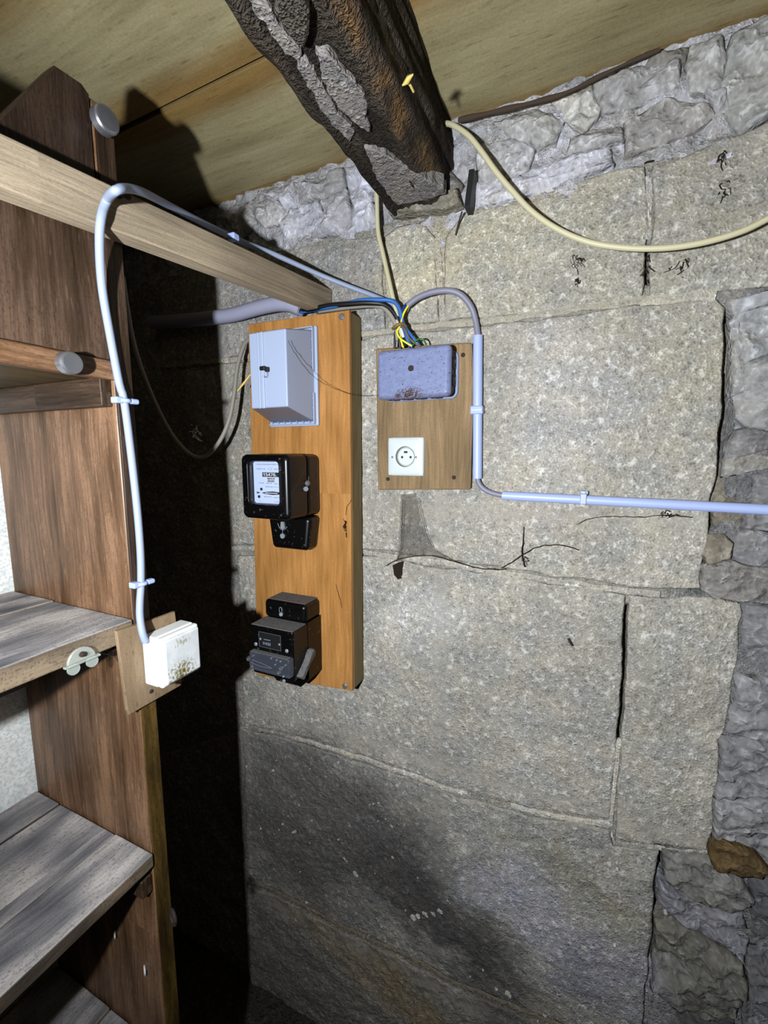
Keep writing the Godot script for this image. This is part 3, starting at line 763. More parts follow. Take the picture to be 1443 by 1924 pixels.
# ---------------------------------------------------------------- ceiling and shell
func build_shell() -> void:
	var s := Shape.new()
	var fl := structure("floor", "dark earth floor of the cellar")
	s.sheet(60, 60, func(u: float, t: float) -> Vector3:
		var x := lerpf(-1.6, 2.0, u)
		var z := lerpf(-0.05, 2.8, t)
		return Vector3(x, FLOOR_Y + 0.006 * noise_a.get_noise_2d(x * 8.0, z * 8.0), z), Vector3.UP, Vector2(3, 3))
	put("ground", s, M.earth, fl)
	s = Shape.new()
	s.rbox(Vector3(0.2, FLOOR_Y - 0.1, 1.3), Vector3(3.8, 0.16, 3.2), 0.01)
	put("bed", s, M.earth, fl)
	for side in [["wall_left", Vector3(-1.45, 1.05, 1.4), Vector3(0.2, 2.6, 3.2)], ["wall_right", Vector3(1.95, 1.05, 1.4), Vector3(0.2, 2.6, 3.2)], ["wall_front", Vector3(0.2, 1.05, 2.75), Vector3(3.6, 2.6, 0.2)]]:
		var w := structure(side[0], "dim stone wall of the cellar")
		s = Shape.new()
		s.tint = Color(0.55, 0.53, 0.49)
		s.rbox(side[1], side[2], 0.01)
		put("face", s, M.rough_stone, w)
	var c := structure("ceiling", "ceiling of wide yellowish planks with dark joints")
	c.position = Vector3(-0.35, 2.174, 0)
	c.rotation.z = 0.020
	s = Shape.new()
	s.tint = Color(0.05, 0.04, 0.03)
	s.rbox(Vector3(0.5, 0.06, 1.3), Vector3(3.9, 0.06, 3.1), 0.005)
	put("deck", s, M.board, c)
	var cuts := [-0.04, 0.2475, 0.498, 0.75, 1.0, 1.26, 1.5, 1.75, 2.0, 2.3, 2.65]
	for k in cuts.size() - 1:
		s = Shape.new()
		s.off = Vector2(0.37 * k, 0.21 * k)
		var z0: float = cuts[k] + 0.003
		var z1: float = cuts[k + 1] - 0.003
		s.rbox(Vector3(0.5, 0.014, (z0 + z1) / 2), Vector3(3.9, 0.028, z1 - z0), 0.003, 1, 0)
		# finer underside, with browner sapwood along both edges
		s.sheet(90, 30, func(u: float, t: float) -> Vector3: return Vector3(lerpf(-1.4, 1.6, u), -0.0006, lerpf(z0 + 0.002, z1 - 0.002, t)), Vector3.DOWN, Vector2.ONE, func(p: Vector3) -> Color:
			var e := minf(p.z - z0, z1 - p.z) / 0.25
			e += 0.07 * noise_a.get_noise_2d(p.x * 2.0, p.z * 10.0 + k * 9.0)
			var q := smoothstep(0.05, 0.26, e)
			var d := Color(0.36, 0.225, 0.075).lerp(Color(0.475, 0.41, 0.225), q)
			return d * (1.0 + 0.10 * noise_b.get_noise_2d(p.x * 5.0, p.z * 20.0)))
		for q in range(s.v.size() - 91 * 31, s.v.size()):
			s.uv[q] = Vector2(s.v[q].z, s.v[q].x) + s.off
		for q in s.v.size() - 91 * 31:
			s.col[q] = Color(0.27, 0.18, 0.07)
		put("plank", s, M.board, c)

func build_beam() -> void:
	var t := thing("ceiling_beam", "dark rotten old ceiling beam running into the top of the stone wall", "beam")
	var s := Shape.new()
	var x0 := -0.382
	var x1 := -0.252
	# the cross-section goes round: left top, left bottom, right bottom, right top
	var at := func(u: float, q: float) -> Vector3:
		var z := lerpf(-0.045, 1.9, u)
		var p: Vector2
		var k := q * 4.0
		var low := 2.034 + 0.010 * noise_a.get_noise_2d(z * 4.0, 2.0)
		if k < 1.0:
			p = Vector2(x0, lerpf(2.19, low + 0.02, k))
		elif k < 1.15:
			p = Vector2(x0, low + 0.02).lerp(Vector2(x0 + 0.014, low), (k - 1.0) / 0.15)
		elif k < 2.7:
			p = Vector2(x0 + 0.014, low).lerp(Vector2(x1 - 0.022, low - 0.006), (k - 1.15) / 1.55)
		elif k < 3.0:
			p = Vector2(x1 - 0.022, low - 0.006).lerp(Vector2(x1, low + 0.018), (k - 2.7) / 0.3)
		else:
			p = Vector2(x1, lerpf(low + 0.018, 2.19, k - 3.0))
		var n1 := noise_a.get_noise_3d(p.x * 16.0, p.y * 16.0, z * 3.2)
		var n2 := noise_a.get_noise_3d(p.x * 60.0, p.y * 60.0, z * 9.0)
		var n3 := noise_r.get_noise_3d(p.x * 24.0, p.y * 24.0, z * 2.0)
		var d := 0.011 * n1 + 0.005 * n2 + 0.007 * n3
		var ctr := Vector2((x0 + x1) / 2, 2.13)
		var o := (p - ctr).normalized()
		return Vector3(p.x + o.x * d, p.y + o.y * d, z)
	var shade := func(p: Vector3) -> Color:
		var k := clampf(0.45 + noise_b.get_noise_3d(p.x * 30.0, p.y * 30.0, p.z * 4.0) * 1.4, 0.0, 1.0)
		var c := Color(0.042, 0.034, 0.028).lerp(Color(0.105, 0.085, 0.066), k)
		# bare heartwood where the arris has crumbled away
		var a := absf(p.x - (x1 - 0.012 + 0.012 * noise_a.get_noise_2d(p.z * 9.0, 5.0))) / 0.012
		var h := clampf(1.2 - a, 0.0, 1.0) * clampf(0.25 + 1.7 * noise_b.get_noise_2d(p.z * 14.0, p.x * 20.0 + 3.0), 0.0, 1.0)
		if p.y < 2.075:
			c = c.lerp(Color(0.30, 0.175, 0.075), h * 0.85)
		return c
	s.sheet(360, 72, at, Vector3.DOWN, Vector2(1, 1), shade)
	var ctr := Vector3((x0 + x1) / 2, 2.13, 0)
	for k in s.v.size():
		var o := s.v[k] - ctr
		if s.n[k].dot(Vector3(o.x, o.y, 0)) < 0.0:
			s.n[k] = -s.n[k]
	for k in range(0, s.idx.size(), 3):
		var a := s.idx[k]
		var b := s.idx[k + 1]
		var c := s.idx[k + 2]
		if (s.v[b] - s.v[a]).cross(s.v[c] - s.v[a]).dot(s.n[a]) > 0.0:
			s.idx[k + 1] = c
			s.idx[k + 2] = b
	put("timber", s, M.rot, t)
	# crusts of grey dried lime clinging under the beam's left half
	var crusts := [
		[Vector3(-0.3435, 2.0260, 0.4580), Vector3(-0.3347, 2.0260, 0.4494), Vector3(-0.3286, 2.0260, 0.4334), Vector3(-0.3301, 2.0260, 0.4148), Vector3(-0.3279, 2.0260, 0.3959), Vector3(-0.3243, 2.0260, 0.3841), Vector3(-0.3358, 2.0260, 0.3742), Vector3(-0.3457, 2.0260, 0.3893), Vector3(-0.3455, 2.0260, 0.4094), Vector3(-0.3445, 2.0260, 0.4291), Vector3(-0.3457, 2.0260, 0.4423)],
		[Vector3(-0.3127, 2.0260, 0.3745), Vector3(-0.2987, 2.0260, 0.3697), Vector3(-0.2957, 2.0260, 0.3434), Vector3(-0.2874, 2.0260, 0.3196), Vector3(-0.2858, 2.0260, 0.2954), Vector3(-0.2981, 2.0260, 0.2643), Vector3(-0.3093, 2.0260, 0.2329), Vector3(-0.3192, 2.0260, 0.2465), Vector3(-0.3276, 2.0260, 0.2879), Vector3(-0.3282, 2.0260, 0.3219), Vector3(-0.3208, 2.0260, 0.3490)],
		[Vector3(-0.3335, 2.0280, 0.3796), Vector3(-0.3267, 2.0280, 0.3626), Vector3(-0.3303, 2.0280, 0.3377), Vector3(-0.3350, 2.0280, 0.2809), Vector3(-0.3292, 2.0280, 0.2409), Vector3(-0.3474, 2.0280, 0.2275), Vector3(-0.3549, 2.0280, 0.2683), Vector3(-0.3498, 2.0280, 0.3231), Vector3(-0.3450, 2.0280, 0.3612)],
		[Vector3(-0.3285, 2.0240, 0.2107), Vector3(-0.3077, 2.0240, 0.1884), Vector3(-0.2921, 2.0240, 0.1554), Vector3(-0.2732, 2.0240, 0.1099), Vector3(-0.2493, 2.0240, 0.0636), Vector3(-0.2468, 2.0240, 0.0452), Vector3(-0.2868, 2.0240, 0.0415), Vector3(-0.3432, 2.0240, 0.0481), Vector3(-0.3447, 2.0240, 0.1064), Vector3(-0.3419, 2.0240, 0.1560)],
	]
	for pts in crusts:
		var poly := PackedVector2Array()
		for p in pts:
			poly.append(Vector2(p.x, -p.z))
		s = Shape.new()
		var fine := PackedVector2Array()
		for i in poly.size():
			var a := poly[i]
			var b := poly[(i + 1) % poly.size()]
			for j in 6:
				var q := a.lerp(b, j / 6.0)
				fine.append(q + Vector2(noise_c.get_noise_2d(q.x * 50.0, q.y * 50.0), noise_c.get_noise_2d(q.x * 50.0 + 9.0, q.y * 50.0)) * 0.004)
		s.tint = Color(0.30, 0.285, 0.275)
		s.slab(fine, Vector3(0, pts[0].y, 0), Vector3(1, 0, 0), Vector3(0, 0, -1), Vector3(0, -1, 0), -0.022, 0.002, 0.0015)
		put("lime_crust", s, M.mortar, t).set_meta("label", "grey flake of dried lime")
	# a knot of dark grey wood at the top of the beam's underside
	s = Shape.new()
	s.tint = Color(0.13, 0.115, 0.10)
	var chip := PackedVector2Array()
	for p in [Vector3(-0.3065, 2.0180, 0.4548), Vector3(-0.2846, 2.0180, 0.4433), Vector3(-0.2863, 2.0180, 0.4254), Vector3(-0.3012, 2.0180, 0.4053), Vector3(-0.3135, 2.0180, 0.3957), Vector3(-0.3209, 2.0180, 0.4018), Vector3(-0.3212, 2.0180, 0.4222), Vector3(-0.3210, 2.0180, 0.4398)]:
		chip.append(Vector2(p.x, -p.z))
	s.slab(chip, Vector3(0, 2.018, 0), Vector3(1, 0, 0), Vector3(0, 0, -1), Vector3(0, -1, 0), -0.03, 0.004, 0.003)
	put("loose_chunk", s, M.rot, t)
	# splinters on the beam
	for g in [[Vector3(-0.2419, 2.0413, 0.2700), Vector3(-0.2256, 2.0440, 0.2750)], [Vector3(-0.2361, 2.0436, 0.2750), Vector3(-0.2335, 2.0349, 0.2700)]]:
		pass
	var straw := thing("wood_splinter", "pale yellow splinter stuck on the dark rotten beam", "splinter")
	s = Shape.new()
	s.tube([Vector3(-0.2261, 2.0080, 0.3110), Vector3(-0.2160, 2.0060, 0.3185), Vector3(-0.2069, 2.0040, 0.3246)], func(u: float, l: float) -> float: return 0.0005 + 0.0042 * sin(PI * clampf(u, 0.05, 0.95)), 6, true, 0.4)
	s.tube([Vector3(-0.2179, 2.0070, 0.3155), Vector3(-0.2161, 2.0060, 0.3093), Vector3(-0.2167, 2.0080, 0.2963)], 0.0016, 5)
	put("sliver", s, M.straw, straw)

# ---------------------------------------------------------------- shelf unit
func plank(parent: Node3D, x0: float, x1: float, y: float, thick: float, z0: float, z1: float, off: float, called := "plank") -> MeshInstance3D:
	var s := Shape.new()
	s.off = Vector2(off, off * 0.7)
	var from := s.v.size()
	s.rbox(Vector3((x0 + x1) / 2, y - thick / 2, (z0 + z1) / 2), Vector3(x1 - x0, thick, z1 - z0), 0.003, 2, 2)
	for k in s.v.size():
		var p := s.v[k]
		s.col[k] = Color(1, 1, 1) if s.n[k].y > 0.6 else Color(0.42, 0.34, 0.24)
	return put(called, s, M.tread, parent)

func build_shelves() -> void:
	var u := thing("shelf_unit", "dark brown shelf unit made from old furniture panels with dusty grey plank shelves", "shelf unit")
	# the upright panel at the wall end, its top corner rounded
	var s := Shape.new()
	s.off = Vector2(0.4, 0.1)
	var poly := PackedVector2Array([Vector2(-0.845, -0.07), Vector2(-0.552, -0.07), Vector2(-0.552, 1.955), Vector2(-0.556, 1.972), Vector2(-0.568, 1.982), Vector2(-0.59, 1.985), Vector2(-0.845, 1.985)])
	s.slab(poly, Vector3.ZERO, Vector3.RIGHT, Vector3.UP, Vector3.BACK, 0.467, 0.491, 0.0015)
	put("side_panel", s, M.varnish, u)
	# lighter strip glued on the front edge of the panel
	s = Shape.new()
	s.rbox(Vector3(-0.551, 0.57, 0.479), Vector3(0.004, 1.26, 0.0225), 0.001, 1)
	var strip := put("edge_strip", s, M.edge, u)
	strip.set_meta("label", "yellowish edge strip")
	s = Shape.new()
	s.rbox(Vector3(-0.551, 1.575, 0.479), Vector3(0.004, 0.74, 0.0225), 0.001, 1)
	put("edge_strip", s, M.varnish_dark, u)
	# second upright, out past the frame
	s = Shape.new()
	s.rbox(Vector3(-0.70, 0.94, 1.162), Vector3(0.29, 2.02, 0.024), 0.002)
	put("side_panel", s, M.varnish, u)
	# three plank shelves
	var sh := [[1.327, 0.029, [-0.845, -0.729, -0.549]], [0.962, 0.022, [-0.845, -0.775, -0.632, -0.545]], [0.60, 0.024, [-0.845, -0.690, -0.56]]]
	for k in 3:
		var shelf := Node3D.new()
		shelf.name = "shelf"
		u.add_child(shelf, true)
		var xs: Array = sh[k][2]
		for i in xs.size() - 1:
			plank(shelf, xs[i] + 0.0012, xs[i + 1] - 0.0008, sh[k][0] - 0.0015 * (i % 2), sh[k][1], 0.4925, 1.149, 0.31 * k + 0.17 * i)
	# cleats under the shelves
	s = Shape.new()
	s.rbox(Vector3(-0.70, 1.630, 0.4985), Vector3(0.285, 0.036, 0.015), 0.002, 1, 0)
	put("cleat", s, M.varnish_dark, u)
	s = Shape.new()
	s.rbox(Vector3(-0.70, 0.925, 0.500), Vector3(0.270, 0.030, 0.018), 0.002, 1, 0)
	put("cleat", s, M.varnish_dark, u)
	s = Shape.new()
	s.rbox(Vector3(-0.705, 1.285, 0.500), Vector3(0.262, 0.026, 0.018), 0.002, 1, 0)
	put("cleat", s, M.varnish_dark, u)
	# upper compartment: bottom board, front panel and its rail with knobs
	s = Shape.new()
	s.off = Vector2(0.7, 0.2)
	s.rbox(Vector3(-0.705, 1.657, 0.82), Vector3(0.28, 0.018, 0.655), 0.002, 1, 2)
	put("bottom_board", s, M.edge, u).set_meta("label", "lighter brown underside board")
	s = Shape.new()
	s.rbox(Vector3(-0.556, 1.657, 0.818), Vector3(0.018, 0.024, 0.655), 0.003, 2, 2)
	put("front_rail", s, M.varnish, u)
	s = Shape.new()
	s.off = Vector2(0.1, 0.55)
	poly = PackedVector2Array([Vector2(-0.492, 1.669), Vector2(-0.492, 1.838), Vector2(-1.149, 1.80), Vector2(-1.149, 1.669)])
	s.slab(poly, Vector3(-0.568, 0, 0), Vector3(0, 0, -1), Vector3.UP, Vector3.RIGHT, 0.0, 0.015, 0.002)
	put("front_panel", s, M.varnish_mid, u).set_meta("label", "stained brown front panel")
	s = Shape.new()
	s.off = Vector2(0.8, 0.15)
	s.slab(PackedVector2Array([Vector2(-0.492, 1.8405), Vector2(-0.492, 1.975), Vector2(-0.500, 1.981), Vector2(-0.529, 1.979), Vector2(-0.5355, 1.970), Vector2(-0.594, 1.880), Vector2(-0.63, 1.832)]), Vector3(-0.568, 0, 0), Vector3(0, 0, -1), Vector3.UP, Vector3.RIGHT, 0.0, 0.015, 0.002)
	put("top_board", s, M.varnish_black, u).set_meta("label", "nearly black broken top board")
	for at in [Vector3(-0.5475, 1.6537, 0.5542), Vector3(-0.5495, 1.9449, 0.4872)]:
		s = Shape.new()
		var k := 0.80 if at.y < 1.8 else 0.95
		s.lathe([Vector2(0.005, -0.002), Vector2(0.005, 0.005), Vector2(0.0145 * k, 0.006), Vector2(0.0158 * k, 0.008), Vector2(0.0158 * k, 0.017), Vector2(0.0145 * k, 0.0192), Vector2(0.0125 * k, 0.0198), Vector2(0, 0.0203)], at, Vector3.RIGHT, 28)
		put("knob", s, M.metal, u).set_meta("label", "round brushed metal knob")
	# ring eyelets left in the panel
	for p in [[Vector3(-0.6565, 0.7655, 0.4925), 0.0055, M.white], [Vector3(-0.5880, 0.7343, 0.4925), 0.006, M.white], [Vector3(-0.5295, 0.8478, 0.4800), 0.011, M.rust]]:
		s = Shape.new()
		var ring := []
		for i in 17:
			var a := TAU * i / 16
			ring.append(p[0] + Vector3(cos(a) * p[1] * 0.8, sin(a) * p[1], 0.001 + 0.003 * cos(a)))
		s.tube(ring, p[1] * 0.26, 6, false)
		put("eyelet", s, p[2], u)
	# block at the end of the cleat
	s = Shape.new()
	s.rbox(Vector3(-0.5684, 0.9086, 0.4960) + Vector3(0, 0, 0.004), Vector3(0.028, 0.03, 0.018), 0.003, 1)
	put("block", s, M.varnish_dark, u)
	# a round clear plastic glide pinned to the top shelf's edge
	var pc := thing("plastic_glide", "clear half round plastic piece pinned on the edge of the upper plank shelf", "fitting")
	var c0 := Vector3(-0.5460, 1.2997, 0.5659)
	s = Shape.new()
	var half := PackedVector2Array()
	for i in 13:
		var a := PI * i / 12
		half.append(Vector2(cos(a) * 0.0165, sin(a) * 0.0165))
	s.slab(half, c0, Vector3(0, 0, -1), Vector3.UP, Vector3.RIGHT, 0.0, 0.003, 0.0008)
	put("plate", s, M.milky, pc)
	s = Shape.new()
	s.rbox(c0 + Vector3(0.003, -0.001, 0), Vector3(0.006, 0.003, 0.042), 0.001, 1)
	put("flange", s, M.milky, pc)
	for dz in [-0.012, 0.010]:
		s = Shape.new()
		s.lathe([Vector2(0, -0.001), Vector2(0.007, -0.001), Vector2(0.007, 0.002), Vector2(0, 0.002)], c0 + Vector3(0.001, -0.007, dz), Vector3.RIGHT, 16)
		put("lobe", s, M.milky, pc)
	s = Shape.new()
	s.lathe([Vector2(0.0035, 0.0), Vector2(0.003, 0.004), Vector2(0, 0.005)], c0 + Vector3(0.002, 0.008, 0.0), Vector3.RIGHT, 12)
	put("pin", s, M.rust, pc)
	# white foam insulation sheet standing behind the shelves
	s = Shape.new()
	s.sheet(50, 120, func(a: float, b: float) -> Vector3:
		var z := lerpf(0.44, 1.3, a)
		var y := lerpf(FLOOR_Y, 1.99, b)
		return Vector3(-0.855 + 0.003 * noise_a.get_noise_2d(z * 40.0, y * 40.0), y, z), Vector3.RIGHT, Vector2(0.86, 2.06))
	s.rbox(Vector3(-0.872, 0.957, 0.87), Vector3(0.026, 2.06, 0.86), 0.002, 1)
	tag(put("insulation_sheet", s, M.foam, self), "white foam insulation sheet standing behind the plank shelves", "insulation sheet")
	s = Shape.new()
	s.off = Vector2(0.5, 0.9)
	s.rbox(Vector3(-0.838, 1.185, 0.82), Vector3(0.022, 0.045, 0.65), 0.002, 1, 2)
	put("back_rail", s, M.tread, u)

func build_batten() -> void:
	var t := thing("timber_batten", "bare pale timber batten running from the shelf unit to the stone wall", "batten")
	var s := Shape.new()
	s.rbox(Vector3.ZERO, Vector3(0.030, 0.05, 1.17), 0.0025, 2, 2)
	for k in s.v.size():
		var p := s.v[k]
		var w := (p.z + 0.585) / 1.17
		var top := lerpf(1.911, 1.800, w)
		var low := lerpf(1.860, 1.752, w)
		low -= 0.012 * sin(PI * clampf(w * 1.6, 0.0, 1.0))
		p.y = lerpf(low, top, p.y / 0.05 + 0.5)
		p.z = lerpf(0.004, 1.15, w)
		p.x = -0.530 + p.x
		s.v[k] = p
	put("timber", s, M.batten, t)
	s = Shape.new()
	s.lathe([Vector2(0.002, -0.01), Vector2(0.002, 0.012), Vector2(0.005, 0.012), Vector2(0.0055, 0.014), Vector2(0, 0.0145)], Vector3(-0.5150, 1.8535, 0.4920), Vector3.RIGHT, 12)
	put("nail", s, M.rust, t)

# ---------------------------------------------------------------- meter board
func screw(parent: Node3D, p: Vector3, r: float, axis := Vector3.BACK, m: Material = null, called := "screw") -> void:
	var s := Shape.new()
	s.lathe([Vector2(r, -0.001), Vector2(r, r * 0.2), Vector2(r * 0.75, r * 0.42), Vector2(0, r * 0.46)], p, axis, 16)
	var slot := axis.cross(Vector3(0.6, 0.5, 0.62)).normalized()
	var b := Basis(slot, axis, slot.cross(axis))
	put(called, s, m if m else M.dull_metal, parent)
	s = Shape.new()
	s.rbox(p + axis * r * 0.46, Vector3(r * 1.5, r * 0.06, r * 0.22), 0.0001, 1, 1, b)

func build_meter_board() -> void:
	var t := thing("meter_board", "tall orange varnished plywood board carrying the electric meter", "board")
	var front := PackedVector2Array([Vector2(-0.703, 1.845), Vector2(-0.441, 1.842), Vector2(-0.443, 1.016), Vector2(-0.716, 0.994)])
	var s := Shape.new()
	s.off = Vector2(0.5, 0.2)
	s.slab(front, Vector3.ZERO, Vector3.RIGHT, Vector3.UP, Vector3.BACK, 0.052, 0.0615, 0.0012)
	put("front_sheet", s, M.ply, t)
	s = Shape.new()
	s.rbox(Vector3(-0.4525, 1.429, 0.0295), Vector3(0.021, 0.824, 0.045), 0.0015, 1)
	put("side_frame", s, M.ply_side, t)
	s = Shape.new()
	s.rbox(Vector3(-0.700, 1.42, 0.0295), Vector3(0.018, 0.83, 0.045), 0.0015, 1)
	put("side_frame", s, M.ply_side, t)
	s = Shape.new()
	s.rbox(Vector3(-0.577, 1.835, 0.0295), Vector3(0.226, 0.016, 0.045), 0.0015, 1, 0)
	put("top_frame", s, M.ply_side, t)
	for p in [Vector3(-0.4583, 1.8307, 0.0615), Vector3(-0.4619, 1.0239, 0.0615)]:
		screw(t, p, 0.0066)

# a box whose front is smaller than its back, rounded
func tapered(s: Shape, c0: Vector2, s0: Vector2, z0: float, c1: Vector2, s1: Vector2, z1: float, r: float, seg := 3) -> void:
	var from := s.v.size()
	s.rbox(Vector3.ZERO, Vector3(s1.x, s1.y, z1 - z0), r, seg)
	for k in range(from, s.v.size()):
		var p := s.v[k]
		var w := p.z / (z1 - z0) + 0.5
		var sc := Vector2(lerpf(s0.x / s1.x, 1.0, w), lerpf(s0.y / s1.y, 1.0, w))
		var c := c0.lerp(c1, w)
		s.v[k] = Vector3(c.x + p.x * sc.x, c.y + p.y * sc.y, lerpf(z0, z1, w))

func build_service_box() -> void:
	var t := thing("service_fuse_box", "pale grey plastic fuse box with a ribbed rim, topmost on the orange board", "fuse box")
	var s := Shape.new()
	s.rbox(Vector3(-0.580, 1.716, 0.0655), Vector3(0.130, 0.207, 0.008), 0.0035, 2)
	put("base_plate", s, M.grey_plastic, t)
	# raised rim round the base
	s = Shape.new()
	var c := Vector2(-0.581, 1.716)
	for b in [[Vector3(-0.5205, 1.77, 0.072), Vector3(0.0022, 0.088, 0.012)], [Vector3(-0.5205, 1.650, 0.072), Vector3(0.0022, 0.062, 0.012)], [Vector3(-0.580, 1.617, 0.072), Vector3(0.120, 0.0022, 0.012)], [Vector3(-0.550, 1.815, 0.072), Vector3(0.06, 0.0022, 0.012)]]:
		s = Shape.new()
		s.rbox(b[0], b[1], 0.0006, 1)
		put("rim", s, M.grey_plastic, t)
	for i in 7:
		s = Shape.new()
		s.rbox(Vector3(-0.632 + 0.0165 * i, 1.6215, 0.072), Vector3(0.0014, 0.010, 0.010), 0.0003, 1)
		put("rib", s, M.grey_plastic, t)
	for y in [1.79, 1.768, 1.746, 1.67, 1.65, 1.63]:
		s = Shape.new()
		s.rbox(Vector3(-0.5235, y, 0.072), Vector3(0.006, 0.0013, 0.010), 0.0003, 1)
		put("rib", s, M.grey_plastic, t)
	s = Shape.new()
	tapered(s, Vector2(-0.5815, 1.716), Vector2(0.117, 0.190), 0.068, Vector2(-0.569, 1.717), Vector2(0.090, 0.146), 0.163, 0.003)
	put("cover", s, M.grey_plastic, t)
	# rounded seam running down the cover's front
	s = Shape.new()
	s.rbox(Vector3(-0.5905, 1.716, 0.1632), Vector3(0.0050, 0.147, 0.004), 0.0018, 2)
	s.rbox(Vector3(-0.5815, 1.716, 0.1632), Vector3(0.0085, 0.147, 0.006), 0.0022, 2)
	put("seam", s, M.grey_plastic, t)
	var k := Vector3(-0.5720, 1.7192, 0.1660)
	s = Shape.new()
	s.rbox(k + Vector3(-0.005, 0.0, 0.003), Vector3(0.014, 0.0085, 0.006), 0.003, 2)
	s.rbox(k + Vector3(0.0055, -0.003, 0.003), Vector3(0.008, 0.0095, 0.006), 0.002, 2)
	put("lead_seal", s, M.dark_metal, t)
	s = Shape.new()
	var loop := []
	for i in 13:
		var a := PI * 1.15 + (TAU * 0.72) * i / 12
		loop.append(k + Vector3(0.002 + cos(a) * 0.0045, -0.012 - sin(a + PI) * 0.006, 0.004))
	loop.append(k + Vector3(0.004, -0.002, 0.004))
	s.tube(loop, 0.0005, 5)
	put("wire_loop", s, M.dull_metal, t)

func lettering(parent: Node3D, text: String, p: Vector3, h: float, m: Material, called := "lettering", basis := Basis.IDENTITY, squeeze := 1.0) -> void:
	var tm := TextMesh.new()
	var f := SystemFont.new()
	f.font_names = PackedStringArray(["Droid Sans"])
	f.font_weight = 700
	tm.font = f
	tm.text = text
	tm.font_size = 64
	tm.pixel_size = h / 46.0
	tm.depth = 0.0004
	tm.curve_step = 4.0
	var o := MeshInstance3D.new()
	o.name = called
	o.mesh = tm
	o.material_override = m
	o.transform = Transform3D(basis.scaled(Vector3(squeeze, 1, 1)), p)
	parent.add_child(o, true)

